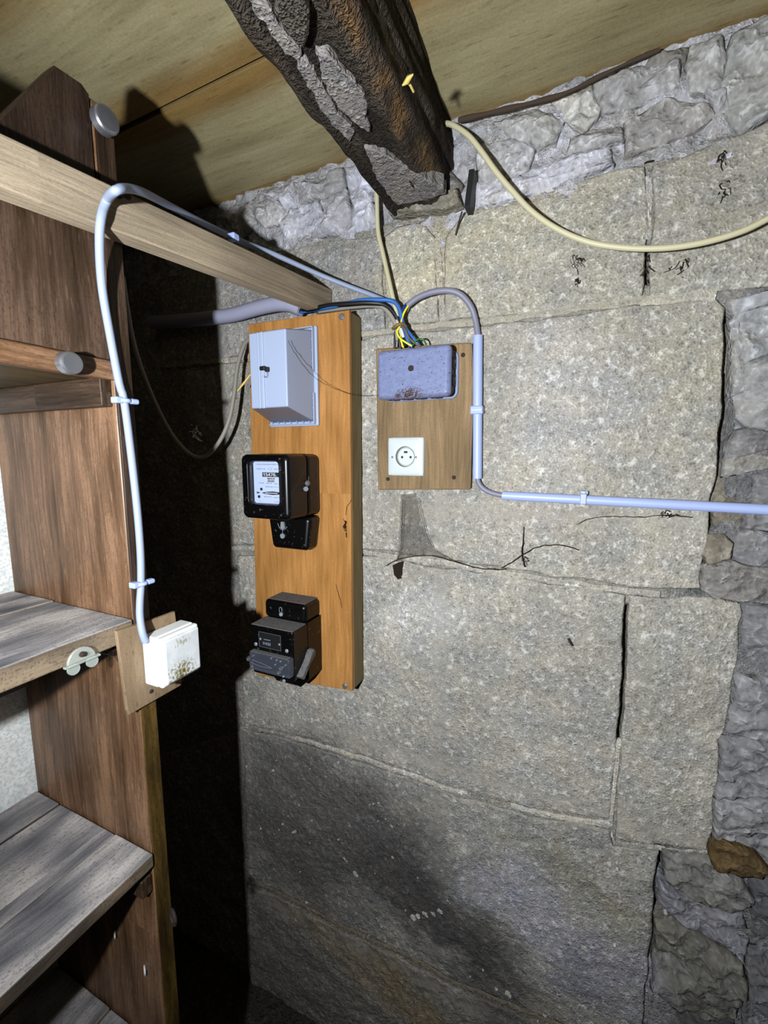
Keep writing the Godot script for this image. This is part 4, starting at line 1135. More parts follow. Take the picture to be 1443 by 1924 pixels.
func build_meter() -> void:
	var t := thing("electric_meter", "black bakelite electric meter with a glazed white dial, second on the orange board", "meter")
	var s := Shape.new()
	# back half, then the cover with its window opening
	s.rbox(Vector3(-0.5755, 1.4855, 0.0885), Vector3(0.119, 0.131, 0.054), 0.013, 4)
	put("back_case", s, M.bakelite, t)
	var cover := Shape.new()
	var x0 := -0.6355
	var x1 := -0.5155
	var y0 := 1.4195
	var y1 := 1.5515
	var wx0 := -0.6125
	var wx1 := -0.5385
	var wy0 := 1.4510
	var wy1 := 1.5370
	# rings from the cover's back edge over the rounded front into the window
	var rings := []
	var rr := func(ax: float, ay: float, bx: float, by: float, r: float, z: float) -> Array:
		var out := []
		for q in 4:
			var cx := (bx - r) if q == 0 or q == 3 else (ax + r)
			var cy := (by - r) if q < 2 else (ay + r)
			for i in 7:
				var a := PI / 2 * (q + i / 6.0)
				out.append(Vector3(cx + cos(a) * r, cy + sin(a) * r, z))
		return out
	rings.append(rr.call(x0, y0, x1, y1, 0.013, 0.1165))
	rings.append(rr.call(x0, y0, x1, y1, 0.013, 0.170))
	for i in range(1, 6):
		var a := PI / 2 * i / 5.0
		var d := 0.010 * (1.0 - cos(a))
		rings.append(rr.call(x0 + d, y0 + d, x1 - d, y1 - d, 0.013 - d * 0.7, 0.170 + 0.010 * sin(a)))
	rings.append(rr.call(wx0 - 0.006, wy0 - 0.006, wx1 + 0.006, wy1 + 0.006, 0.012, 0.1802))
	rings.append(rr.call(wx0 - 0.004, wy0 - 0.004, wx1 + 0.004, wy1 + 0.004, 0.011, 0.182))
	rings.append(rr.call(wx0 - 0.002, wy0 - 0.002, wx1 + 0.002, wy1 + 0.002, 0.010, 0.1815))
	rings.append(rr.call(wx0, wy0, wx1, wy1, 0.009, 0.177))
	rings.append(rr.call(wx0, wy0, wx1, wy1, 0.009, 0.158))
	var cnt: int = rings[0].size()
	for r in rings.size():
		for i in cnt:
			var p: Vector3 = rings[r][i]
			var e: Vector3 = rings[r][(i + 1) % cnt] - rings[r][(i + cnt - 1) % cnt]
			var f: Vector3 = rings[mini(r + 1, rings.size() - 1)][i] - rings[maxi(r - 1, 0)][i]
			var n := e.cross(f).normalized()
			cover.add(p, n, Vector2(p.x, p.y + p.z))
	for r in rings.size() - 1:
		for i in cnt:
			var a := r * cnt + i
			var b := r * cnt + (i + 1) % cnt
			cover.quad(a, b, b + cnt, a + cnt)
	put("cover", cover, M.bakelite, t)
	s = Shape.new()
	s.rbox(Vector3((wx0 + wx1) / 2, (wy0 + wy1) / 2, 0.1755), Vector3(wx1 - wx0, wy1 - wy0, 0.0015), 0.0005, 1)
	put("window_glass", s, M.glass, t)
	s = Shape.new()
	s.rbox(Vector3(-0.5755, 1.4855, 0.135), Vector3(0.110, 0.120, 0.01), 0.002, 1)
	put("inner_wall", s, M.ink, t)
	# the printed dial
	s = Shape.new()
	s.rbox(Vector3(-0.5750, 1.494, 0.1665), Vector3(0.0735, 0.0855, 0.002), 0.001, 1)
	var dial := put("dial", s, M.dial, t)
	var zf := 0.1678
	var D := func(u: float, w: float) -> Vector3: return Vector3(lerpf(-0.6125, -0.5385, u), lerpf(1.5345, 1.4500, w), zf)
	s = Shape.new()
	s.rbox(D.call(0.61, 0.285), Vector3(0.0415, 0.0092, 0.0008), 0.0002, 1)
	put("counter_window", s, M.ink, dial)
	lettering(dial, "15476.", D.call(0.59, 0.285) + Vector3(0, 0, 0.0006), 0.0064, M.white, "digits", Basis.IDENTITY, 1.3)
	s = Shape.new()
	s.rbox(D.call(0.615, 0.41), Vector3(0.0180, 0.0080, 0.0008), 0.0002, 1)
	put("unit_plate", s, M.ink, dial)
	lettering(dial, "kWh", D.call(0.615, 0.41) + Vector3(0, 0, 0.0006), 0.0060, M.white, "unit_lettering", Basis.IDENTITY, 1.1)
	# unreadable rows of small print
	for row in [[0.04, 0.10, 0.95, 13], [0.15, 0.10, 0.44, 6], [0.15, 0.74, 0.98, 5], [0.49, 0.18, 0.38, 5], [0.49, 0.45, 0.66, 4], [0.50, 0.74, 0.96, 4], [0.575, 0.42, 0.95, 9], [0.82, 0.36, 0.62, 5], [0.83, 0.68, 0.92, 4], [0.935, 0.70, 0.98, 5], [0.925, 0.20, 0.24, 1]]:
		s = Shape.new()
		for i in row[3]:
			var p: Vector3 = D.call(lerpf(row[1], row[2], (i + 0.5) / row[3]), row[0])
			s.rbox(p, Vector3(0.074 * (row[2] - row[1]) / row[3] * (0.5 + 0.35 * rng.randf()), 0.0011 + 0.0012 * rng.randf(), 0.0005), 0.0001, 1)
		put("small_print", s, M.print, dial)
	s = Shape.new()
	for i in 4:
		s.rbox(D.call(0.6, 0.145) + Vector3((0.0028 if i % 2 == 0 else -0.0028), (0.0014 if i < 2 else -0.0014), 0), Vector3(0.0066, 0.0005, 0.0005), 0.0001, 1, 1, Basis(Vector3.BACK, 0.46 if i in [1, 2] else -0.46))
	put("lozenge_mark", s, M.print, dial)
	for p in [[0.275, 0.64], [0.185, 0.825]]:
		s = Shape.new()
		s.lathe([Vector2(0.0031, -0.0006), Vector2(0.0031, 0.0004), Vector2(0, 0.0004)], D.call(p[0], p[1]), Vector3.BACK, 16)
		put("round_mark", s, M.ink, dial)
	# the slot through which the turning disc shows
	s = Shape.new()
	var eye := PackedVector2Array()
	for i in 20:
		var a := TAU * i / 20
		eye.append(Vector2(cos(a) * 0.0270, sin(a) * 0.0036 * (1.0 - 0.35 * absf(cos(a)))))
	s.slab(eye, D.call(0.665, 0.728), Vector3.RIGHT, Vector3.UP, Vector3.BACK, -0.0005, 0.0004)
	put("disc_slot", s, M.ink, dial)
	s = Shape.new()
	s.rbox(D.call(0.62, 0.728) + Vector3(0, 0, 0.0006), Vector3(0.0310, 0.0018, 0.0006), 0.0002, 1)
	put("disc_edge", s, M.white, dial)
	s = Shape.new()
	s.slab(PackedVector2Array([Vector2(-0.004, 0.0022), Vector2(0.0045, 0.0004), Vector2(0.0045, -0.0004), Vector2(-0.004, -0.0022), Vector2(-0.0026, 0)]), D.call(0.16, 0.728), Vector3.RIGHT, Vector3.UP, Vector3.BACK, -0.0005, 0.0004)
	put("arrow", s, M.ink, dial)
	# terminal cover below
	s = Shape.new()
	var from := s.v.size()
	s.rbox(Vector3(0, 0, 0.0), Vector3(0.112, 0.076, 0.044), 0.011, 4)
	for k in s.v.size():
		var p := s.v[k]
		var w := (p.y + 0.038) / 0.076
		s.v[k] = Vector3(-0.5745 + p.x * lerpf(0.84, 1.03, w), 1.380 + p.y, 0.083 + p.z)
	put("terminal_cover", s, M.bakelite, t)
	# seals: one on the side of the cover, one on the terminal cover
	var sp := Vector3(-0.5145, 1.4915, 0.1165)
	s = Shape.new()
	s.lathe([Vector2(0.006, -0.002), Vector2(0.006, 0.003), Vector2(0.0035, 0.005), Vector2(0, 0.0055)], sp, Vector3.RIGHT, 14)
	put("cover_screw", s, M.dull_metal, t)
	s = Shape.new()
	s.lathe([Vector2(0, -0.002), Vector2(0.005, -0.002), Vector2(0.005, 0.002), Vector2(0, 0.002)], sp + Vector3(0.003, -0.011, 0.010), Vector3(1, 0, 0.6), 12)
	put("lead_seal", s, M.seal, t)
	s = Shape.new()
	s.tube(curve([sp + Vector3(0.003, 0.014, -0.002), sp + Vector3(0.004, 0.004, 0.002), sp + Vector3(0.004, -0.006, 0.006), sp + Vector3(0.003, -0.011, 0.010)], 0.003), 0.0006, 5)
	put("seal_wire", s, M.dull_metal, t)
	var q := Vector3(-0.5883, 1.3962, 0.1070)
	s = Shape.new()
	s.slab(PackedVector2Array([Vector2(-0.0035, 0.008), Vector2(0.0035, 0.008), Vector2(0.006, -0.006), Vector2(0.001, -0.0095), Vector2(-0.0055, -0.006)]), q, Vector3.RIGHT, Vector3.UP, Vector3.BACK, -0.002, 0.0015)
	put("seal_tag", s, M.seal, t)
	s = Shape.new()
	s.lathe([Vector2(0, -0.0015), Vector2(0.0058, -0.0015), Vector2(0.0058, 0.0015), Vector2(0, 0.0015)], Vector3(-0.5892, 1.3722, 0.1070), Vector3.BACK, 16)
	put("lead_seal", s, M.seal, t)
	s = Shape.new()
	s.tube(curve([q + Vector3(-0.012, 0.004, 0.001), q + Vector3(-0.007, -0.006, 0.002), q + Vector3(0.0, -0.010, 0.002), q + Vector3(0.008, -0.008, 0.002), q + Vector3(0.013, -0.002, 0.001)], 0.003), 0.0006, 5)
	s.tube([q + Vector3(0, -0.010, 0.001), q + Vector3(0, -0.018, 0.0005)], 0.0005, 5)
	put("seal_wire", s, M.seal, t)
	# dust lying on the case
	s = Shape.new()
	s.rbox(Vector3(-0.5755, 1.5512, 0.115), Vector3(0.092, 0.0012, 0.085), 0.0005, 1)
	put("dust", s, M.bakelite_dusty, t)

func build_breaker() -> void:
	var t := thing("circuit_breaker", "old black circuit breaker with a dusty side lever, lowest on the orange board", "circuit breaker")
	var s := Shape.new()
	# plinth against the board, with its lower end cut off at the corner
	s.slab(PackedVector2Array([Vector2(-0.628, 1.185), Vector2(-0.5225, 1.185), Vector2(-0.5225, 1.052), Vector2(-0.545, 1.030), Vector2(-0.612, 1.030), Vector2(-0.628, 1.046)]), Vector3.ZERO, Vector3.RIGHT, Vector3.UP, Vector3.BACK, 0.0615, 0.121, 0.006)
	put("plinth", s, M.bakelite, t)
	s = Shape.new()
	s.rbox(Vector3(-0.579, 1.128, 0.117), Vector3(0.111, 0.112, 0.104), 0.005, 3)
	put("case", s, M.bakelite, t)
	s = Shape.new()
	s.rbox(Vector3(-0.580, 1.2045, 0.0915), Vector3(0.113, 0.042, 0.060), 0.010, 4)
	put("top_cap", s, M.bakelite, t)
	s = Shape.new()
	s.rbox(Vector3(-0.580, 1.2250, 0.0885), Vector3(0.100, 0.0022, 0.050), 0.001, 2)
	put("dust", s, M.dust, t)
	s = Shape.new()
	s.rbox(Vector3(-0.579, 1.1840, 0.1440), Vector3(0.109, 0.0018, 0.049), 0.0008, 2)
	put("dust", s, M.dust, t)
	# rating plate
	s = Shape.new()
	s.rbox(Vector3(-0.583, 1.1545, 0.1695), Vector3(0.058, 0.034, 0.001), 0.0004, 1)
	var pl := put("rating_plate", s, M.ink, t)
	s = Shape.new()
	for b in [[Vector3(0, 0.0168, 0), Vector3(0.058, 0.0008, 0.0008)], [Vector3(0, -0.0168, 0), Vector3(0.058, 0.0008, 0.0008)], [Vector3(0.0288, 0, 0), Vector3(0.0008, 0.034, 0.0008)], [Vector3(-0.0288, 0, 0), Vector3(0.0008, 0.034, 0.0008)]]:
		s.rbox(Vector3(-0.583, 1.1545, 0.1702) + b[0], b[1], 0.0001, 1)
	put("plate_border", s, M.dull_metal, pl)
	s = Shape.new()
	for i in 6:
		s.rbox(Vector3(-0.5975 + 0.003 * i, 1.156, 0.1702), Vector3(0.002, 0.002, 0.0006), 0.0001, 1)
	put("small_print", s, M.seal, pl)
	s = Shape.new()
	for i in 5:
		s.rbox(Vector3(-0.600 + 0.0044 * i, 1.147, 0.1702), Vector3(0.0016, 0.004 + 0.003 * rng.randf(), 0.0006), 0.0001, 1)
	put("small_print", s, M.print, pl)
	for p in [Vector3(-0.608, 1.155, 0.170), Vector3(-0.558, 1.1515, 0.170)]:
		screw(t, p, 0.0025, Vector3.BACK, M.seal)
	for p in [Vector3(-0.6219, 1.1403, 0.1690), Vector3(-0.5396, 1.1404, 0.1690)]:
		screw(t, p, 0.0042, Vector3.BACK, M.seal)
	screw(t, Vector3(-0.5867, 1.0386, 0.1210), 0.0042, Vector3(0.4, 0.1, 1).normalized(), M.seal)
	# clear terminal cover with screws seen through it
	s = Shape.new()
	s.rbox(Vector3(-0.578, 1.107, 0.174), Vector3(0.108, 0.042, 0.018), 0.004, 2)
	put("clear_cover", s, M.clear, t)
	s = Shape.new()
	s.rbox(Vector3(-0.578, 1.1283, 0.1755), Vector3(0.100, 0.0012, 0.012), 0.0005, 1)
	put("dust", s, M.dust, t)
	for p in [[Vector3(-0.627, 1.114, 0.186), 0.0055], [Vector3(-0.541, 1.110, 0.186), 0.0055], [Vector3(-0.548, 1.0985, 0.184), 0.005]]:
		s = Shape.new()
		s.lathe([Vector2(p[1] * 0.5, -0.016), Vector2(p[1] * 0.5, 0.0), Vector2(p[1], 0.0), Vector2(p[1], 0.004), Vector2(p[1] * 0.7, 0.0045), Vector2(p[1] * 0.6, 0.003), Vector2(0, 0.003)], p[0], Vector3.BACK, 14)
		put("terminal_screw", s, M.metal, t)
	for p in [Vector3(-0.580, 1.1165, 0.1710), Vector3(-0.566, 1.1150, 0.1710), Vector3(-0.556, 1.1140, 0.1710), Vector3(-0.570, 1.1040, 0.1710), Vector3(-0.623, 1.0945, 0.1835), Vector3(-0.5400, 1.0900, 0.1835)]:
		s = Shape.new()
		s.lathe([Vector2(0.0028, -0.002), Vector2(0.0028, 0.001), Vector2(0, 0.0025)], p, Vector3.BACK, 12)
		put("stud", s, M.metal, t)
	s = Shape.new()
	s.tube(curve([Vector3(-0.626, 1.111, 0.184), Vector3(-0.600, 1.109, 0.1845), Vector3(-0.570, 1.1035, 0.184)], 0.004), 0.0004, 5)
	s.tube(curve([Vector3(-0.627, 1.105, 0.184), Vector3(-0.600, 1.101, 0.1845), Vector3(-0.568, 1.102, 0.184)], 0.004), 0.0004, 5)
	put("seal_wire", s, M.seal, t)
	# lever on the right side
	s = Shape.new()
	var a := Vector3(-0.5145, 1.119, 0.1075)
	var b := Vector3(-0.5145, 1.080, 0.1500)
	var dir := (b - a).normalized()
	var wide := dir.cross(Vector3.RIGHT).normalized()
	var lever := PackedVector2Array()
	for i in 9:
		var q := PI / 2 + PI * i / 8
		lever.append(Vector2(cos(q) * 0.010 + 0.006, sin(q) * 0.010))
	lever.append_array(PackedVector2Array([Vector2(0.030, -0.0065), Vector2(0.062, -0.0085), Vector2(0.064, 0.0085), Vector2(0.030, 0.0065)]))
	s.slab(lever, a + Vector3(-0.010, 0, 0), dir, wide, Vector3.RIGHT, 0.0, 0.014, 0.003)
	put("lever", s, M.dust, t).set_meta("label", "dusty grey switching lever")
	s = Shape.new()
	s.tube([a + Vector3(0.0040, -0.001, 0), a + dir * 0.04 + Vector3(0.0040, 0, 0)], 0.0009, 5)
	put("lever_groove", s, M.ink, t)
	# wire seal on the cap
	var k := Vector3(-0.5880, 1.2072, 0.1225)
	s = Shape.new()
	var loop := []
	for i in 13:
		var q := TAU * i / 12
		loop.append(k + Vector3(cos(q) * 0.0038, sin(q) * 0.007, 0.0015))
	s.tube(loop, 0.0007, 5, false)
	put("seal_wire", s, M.seal, t)
	s = Shape.new()
	s.lathe([Vector2(0, -0.001), Vector2(0.0042, -0.001), Vector2(0.0042, 0.003), Vector2(0, 0.003)], k + Vector3(0.0015, -0.009, 0.001), Vector3(0.3, 0, 1), 12)
	put("lead_seal", s, M.seal, t)

# ---------------------------------------------------------------- socket board, junction box, conduits
func build_socket_board() -> void:
	var t := thing("socket_board", "weathered bare wooden board on the wall carrying the socket and steel junction box", "board")
	var s := Shape.new()
	s.off = Vector2(0.15, 0.3)
	s.slab(PackedVector2Array([Vector2(-0.402, 1.772), Vector2(-0.21, 1.765), Vector2(-0.199, 1.762), Vector2(-0.194, 1.70), Vector2(-0.194, 1.484), Vector2(-0.200, 1.481), Vector2(-0.398, 1.474), Vector2(-0.400, 1.6)]), Vector3.ZERO, Vector3.RIGHT, Vector3.UP, Vector3.BACK, 0.0, 0.018, 0.0025)
	put("plank", s, M.socket_wood, t)
	for p in [Vector3(-0.2151, 1.7419, 0.0180), Vector3(-0.2279, 1.5051, 0.0180), Vector3(-0.3735, 1.4986, 0.0180)]:
		screw(t, p, 0.0042, Vector3.BACK, M.rust)

	# wall socket
	var o := thing("wall_socket", "cream square wall socket with a round recess on the weathered board", "socket")
	s = Shape.new()
	var ctr := Vector2(-0.331, 1.5465)
	# plate with a round opening, slightly domed
	var ringn := 40
	var rings := []
	for r in [[0.0402, 0.0185, 1.0], [0.0400, 0.0225, 1.0], [0.0385, 0.0250, 1.0], [0.034, 0.0266, 0.85], [0.026, 0.0272, 0.3], [0.0222, 0.0272, 0.0], [0.0216, 0.0266, 0.0]]:
		var ring := []
		for i in ringn:
			var a := TAU * i / ringn
			var cs := Vector2(cos(a), sin(a))
			var sq := cs / maxf(absf(cs.x), absf(cs.y))
			var p: Vector2 = cs.lerp(sq.limit_length(1.385), r[2]) * r[0]
			ring.append(Vector3(ctr.x + p.x, ctr.y + p.y, r[1]))
		rings.append(ring)
	for r in rings.size():
		for i in ringn:
			var e: Vector3 = rings[r][(i + 1) % ringn] - rings[r][(i + ringn - 1) % ringn]
			var f: Vector3 = rings[mini(r + 1, rings.size() - 1)][i] - rings[maxi(r - 1, 0)][i]
			s.add(rings[r][i], e.cross(f).normalized(), Vector2.ZERO)
	for r in rings.size() - 1:
		for i in ringn:
			s.quad(r * ringn + i, r * ringn + (i + 1) % ringn, (r + 1) * ringn + (i + 1) % ringn, (r + 1) * ringn + i)
	put("plate", s, M.socket_white, o)
	s = Shape.new()
	s.lathe([Vector2(0.0216, 0.0266), Vector2(0.0205, 0.0185), Vector2(0.018, 0.0184)], Vector3(ctr.x, ctr.y, 0), Vector3.BACK, 40)
	put("recess", s, plain(Color(0.58, 0.585, 0.56), 0.5), o)
	s = Shape.new()
	s.lathe([Vector2(0.0184, 0.0), Vector2(0.0184, 0.0045), Vector2(0.0174, 0.0055), Vector2(0, 0.0055)], Vector3(ctr.x + 0.001, ctr.y, 0.0184), Vector3.BACK, 36)
	put("insert", s, M.socket_white, o)
	for p in [Vector2(-0.0085, -0.001), Vector2(0.0105, -0.001)]:
		s = Shape.new()
		s.lathe([Vector2(0.0027, -0.001), Vector2(0.0027, 0.0003), Vector2(0, 0.0003)], Vector3(ctr.x + p.x + 0.001, ctr.y + p.y, 0.0238), Vector3.BACK, 14)
		put("pin_hole", s, M.ink, o)
	s = Shape.new()
	s.rbox(Vector3(ctr.x + 0.0005, ctr.y + 0.0095, 0.0238), Vector3(0.008, 0.0042, 0.0008), 0.0003, 1)
	put("pin_slot", s, M.rust, o)
	for dx in [-0.0285, 0.0245]:
		screw(o, Vector3(ctr.x + dx, ctr.y - 0.001, 0.0270), 0.0023, Vector3.BACK, M.dull_metal)

	# steel junction box
	var j := thing("junction_box", "blue grey enamelled steel junction box with rust spots, on the weathered board", "junction box")
	s = Shape.new()
	var lip := PackedVector2Array()
	for q in 4:
		for i in 7:
			var a := PI / 2 * (q + i / 6.0)
			lip.append(Vector2(-0.3000 + (0.0635 if q == 0 or q == 3 else -0.0635) + cos(a) * 0.014, 1.7055 + (0.0315 if q < 2 else -0.0315) + sin(a) * 0.014))
	s.slab(lip, Vector3.ZERO, Vector3.RIGHT, Vector3.UP, Vector3.BACK, 0.0182, 0.0235, 0.001)
	put("base_flange", s, M.enamel_plain, j)
	s = Shape.new()
	s.rbox(Vector3(-0.301, 1.7065, 0.041), Vector3(0.147, 0.089, 0.040), 0.014, 3)
	put("box_sides", s, M.enamel_side, j)
	s = Shape.new()
	s.rbox(Vector3(-0.3005, 1.7065, 0.0605), Vector3(0.150, 0.0945, 0.020), 0.0095, 5)
	for k in s.v.size():
		s.uv[k] = Vector2((s.v[k].x + 0.3755) / 0.150, (1.754 - s.v[k].y) / 0.0945)
	put("lid", s, M.enamel, j)
	screw(j, Vector3(-0.3026, 1.7147, 0.0710), 0.0055, Vector3.BACK, M.rust, "lid_screw")
	for y in [1.725, 1.692]:
		s = Shape.new()
		s.lathe([Vector2(0.012, -0.001), Vector2(0.012, 0.0016), Vector2(0.0095, 0.0018), Vector2(0.009, 0.0008), Vector2(0, 0.0008)], Vector3(-0.2278, y, 0.038), Vector3.RIGHT, 20)
		put("knockout", s, M.enamel_side, j)
	for x in [-0.352, -0.323, -0.294, -0.262]:
		s = Shape.new()
		s.lathe([Vector2(0.0115, -0.001), Vector2(0.0115, 0.0016), Vector2(0.009, 0.0018), Vector2(0.0085, 0.0008), Vector2(0, 0.0008)], Vector3(x, 1.6623, 0.038), Vector3.DOWN, 20)
		put("knockout", s, M.enamel_side, j)

func conduit(called: String, a: Vector3, b: Vector3, r: float, label: String, m: Material) -> void:
	var s := Shape.new()
	var d := (b - a).normalized()
	s.lathe([Vector2(r * 0.72, 0.012), Vector2(r * 0.72, 0.0), Vector2(r, 0.0), Vector2(r, a.distance_to(b)), Vector2(r * 0.72, a.distance_to(b)), Vector2(r * 0.72, a.distance_to(b) - 0.012)], a, d, 22)
	tag(put(called, s, m, self), label, "conduit")

func build_conduits() -> void:
	conduit("conduit_tube", Vector3(-0.1886, 1.7760, 0.0120), Vector3(-0.1818, 1.5037, 0.0120), 0.0092, "upright grey plastic conduit tube beside the weathered socket board", M.pvc)
	conduit("conduit_tube", Vector3(-0.1321, 1.4716, 0.0120), Vector3(0.3487, 1.4636, 0.0120), 0.0086, "long horizontal grey plastic conduit tube running to the right along the wall", M.pvc)
	var s := Shape.new()
	var k := Vector3(-0.1856, 1.6365, 0.0120)
	s.rbox(k + Vector3(0, 0, 0), Vector3(0.0245, 0.0165, 0.022), 0.003, 2)
	s.rbox(k + Vector3(0.001, 0.0045, 0.0108), Vector3(0.019, 0.004, 0.004), 0.0015, 2)
	s.rbox(k + Vector3(0.002, -0.0045, 0.0108), Vector3(0.022, 0.004, 0.004), 0.0015, 2)
	tag(put("conduit_clip", s, M.pvc, self), "grey plastic clip holding the upright conduit beside the socket board", "clip")
	s = Shape.new()
	k = Vector3(0.0115, 1.4713, 0.0120)
	s.rbox(k, Vector3(0.011, 0.0195, 0.021), 0.002, 2)
	s.rbox(k + Vector3(0.001, 0.0105, -0.004), Vector3(0.013, 0.008, 0.012), 0.002, 2)
	s.lathe([Vector2(0.003, 0.0), Vector2(0.0028, 0.004), Vector2(0, 0.0045)], k + Vector3(0.001, 0.011, 0.002), Vector3.BACK, 10)
	tag(put("conduit_clip", s, M.grey_plastic, self), "pale clip holding the horizontal conduit to the stone wall", "clip")
	# grey cable: loops from the bundle into the upright tube, comes out below into the horizontal one
	tag(cable("grey_cable", [Vector3(-0.3260, 1.8441, 0.0300), Vector3(-0.3052, 1.8546, 0.0320), Vector3(-0.2742, 1.8602, 0.0340), Vector3(-0.2422, 1.8591, 0.0320), Vector3(-0.2199, 1.8502, 0.0260), Vector3(-0.2025, 1.8296, 0.0200), Vector3(-0.1941, 1.8062, 0.0140), Vector3(-0.1885, 1.7750, 0.0120), Vector3(-0.1880, 1.7574, 0.0120)], 0.0058, M.grey_cable, self), "grey cable arching from the wire bundle down into the upright conduit", "cable")
	tag(cable("grey_cable", [Vector3(-0.1824, 1.5237, 0.0120), Vector3(-0.1818, 1.5048, 0.0120), Vector3(-0.1761, 1.4901, 0.0120), Vector3(-0.1632, 1.4799, 0.0120), Vector3(-0.1465, 1.4742, 0.0120), Vector3(-0.1300, 1.4717, 0.0120), Vector3(-0.1110, 1.4714, 0.0120)], 0.0050, M.grey_cable, self), "short bent grey cable joining the upright conduit to the horizontal conduit", "cable")

func build_cables() -> void:
	# corrugated sleeve along the wall from the dark corner to the top of the meter board
	var pts := curve([Vector3(-1.0539, 1.8987, 0.0300), Vector3(-0.9467, 1.8898, 0.0300), Vector3(-0.8383, 1.8842, 0.0300), Vector3(-0.7687, 1.8823, 0.0320), Vector3(-0.6991, 1.8847, 0.0380), Vector3(-0.6486, 1.8843, 0.0440), Vector3(-0.6163, 1.8810, 0.0480), Vector3(-0.5895, 1.8734, 0.0500), Vector3(-0.5648, 1.8603, 0.0500)], 0.0009)
	var s := Shape.new()
	s.tube(pts, func(u: float, l: float) -> float: return (0.0152 if u < 0.9 else lerpf(0.0152, 0.0125, (u - 0.9) / 0.1)) + 0.0013 * sin(l * TAU / 0.0050), 18)
	tag(put("corrugated_sleeve", s, M.sleeve, self), "grey corrugated sleeve pipe running into the dark corner above the orange board", "pipe")
	var sup := "supply wires over the orange board"
	tag(cable("black_wire", [Vector3(-0.5731, 1.8603, 0.0500), Vector3(-0.5349, 1.8569, 0.0560), Vector3(-0.4878, 1.8574, 0.0580), Vector3(-0.4438, 1.8546, 0.0580), Vector3(-0.4036, 1.8524, 0.0540), Vector3(-0.3721, 1.8475, 0.0460), Vector3(-0.3530, 1.8331, 0.0420), Vector3(-0.3408, 1.8125, 0.0380), Vector3(-0.3343, 1.7875, 0.0340), Vector3(-0.3284, 1.7644, 0.0340)], 0.0052, M.black_wire, self), "thick black wire leaving the corrugated sleeve towards the junction box", "wire")
	tag(cable("blue_wire", [Vector3(-0.5635, 1.8563, 0.0520), Vector3(-0.5151, 1.8553, 0.0560), Vector3(-0.4625, 1.8551, 0.0580), Vector3(-0.4205, 1.8582, 0.0560), Vector3(-0.3810, 1.8559, 0.0520), Vector3(-0.3513, 1.8507, 0.0460), Vector3(-0.3393, 1.8363, 0.0420), Vector3(-0.3343, 1.8163, 0.0400), Vector3(-0.3270, 1.7877, 0.0380), Vector3(-0.3163, 1.7628, 0.0360)], 0.0042, M.blue, self), "bright blue wire running over the orange board into the wire bundle", "wire")
	tag(cable("grey_cable", [Vector3(-0.5253, 1.8570, 0.0400), Vector3(-0.4448, 1.8535, 0.0450), Vector3(-0.3961, 1.8500, 0.0450), Vector3(-0.3711, 1.8422, 0.0430), Vector3(-0.3561, 1.8240, 0.0400), Vector3(-0.3473, 1.8037, 0.0360), Vector3(-0.3466, 1.7790, 0.0320)], 0.0056, M.old_cable, self), "dull grey cable bending down beside the black wire into the wire bundle", "cable")
	# the switch cable: from the bundle up along the batten, over its top and down the shelf panel
	tag(cable("switch_cable", [Vector3(-0.3398, 1.8183, 0.0350), Vector3(-0.3595, 1.8491, 0.0350), Vector3(-0.3972, 1.8712, 0.0300), Vector3(-0.4444, 1.8907, 0.0450), Vector3(-0.5015, 1.9138, 0.0750), Vector3(-0.5566, 1.9344, 0.1400), Vector3(-0.5819, 1.9373, 0.2000), Vector3(-0.5789, 1.9267, 0.2800), Vector3(-0.5505, 1.9029, 0.3700), Vector3(-0.5216, 1.8820, 0.4300), Vector3(-0.4897, 1.8596, 0.4800), Vector3(-0.4753, 1.8449, 0.5100), Vector3(-0.4674, 1.8307, 0.5300)] + [Vector3(-0.5050, 1.8372, 0.5146), Vector3(-0.5080, 1.8158, 0.5211), Vector3(-0.5200, 1.7915, 0.5173), Vector3(-0.5360, 1.7506, 0.5075), Vector3(-0.5430, 1.6985, 0.4975), Vector3(-0.5440, 1.6415, 0.4898), Vector3(-0.5440, 1.6207, 0.4851), Vector3(-0.5440, 1.5534, 0.4811), Vector3(-0.5440, 1.4746, 0.4783), Vector3(-0.5440, 1.4154, 0.4784), Vector3(-0.5440, 1.3737, 0.4810), Vector3(-0.5420, 1.3496, 0.4860), Vector3(-0.5360, 1.3297, 0.4920), Vector3(-0.5300, 1.3087, 0.4942), Vector3(-0.5290, 1.2955, 0.4912)], 0.0048, M.pale_cable, self, 12), "light grey cable looping over the batten and down the shelf panel to the switch", "cable")
	# slack cable hanging behind the panel's left side into the dark
	tag(cable("slack_cable", [Vector3(-0.7250, 1.8235, 0.0300), Vector3(-0.7319, 1.8039, 0.0450), Vector3(-0.7384, 1.7531, 0.0620), Vector3(-0.7396, 1.6911, 0.0750), Vector3(-0.7499, 1.6300, 0.0850), Vector3(-0.7728, 1.5809, 0.0950), Vector3(-0.8031, 1.5474, 0.1100), Vector3(-0.8253, 1.5499, 0.1300), Vector3(-0.8447, 1.5849, 0.1550), Vector3(-0.8534, 1.6435, 0.1850), Vector3(-0.8504, 1.7176, 0.2200), Vector3(-0.8351, 1.7794, 0.2500), Vector3(-0.8055, 1.8329, 0.2800), Vector3(-0.7838, 1.8751, 0.3000)], 0.0048, M.old_cable, self), "slack dull grey cable drooping in the shadow left of the orange board", "cable")
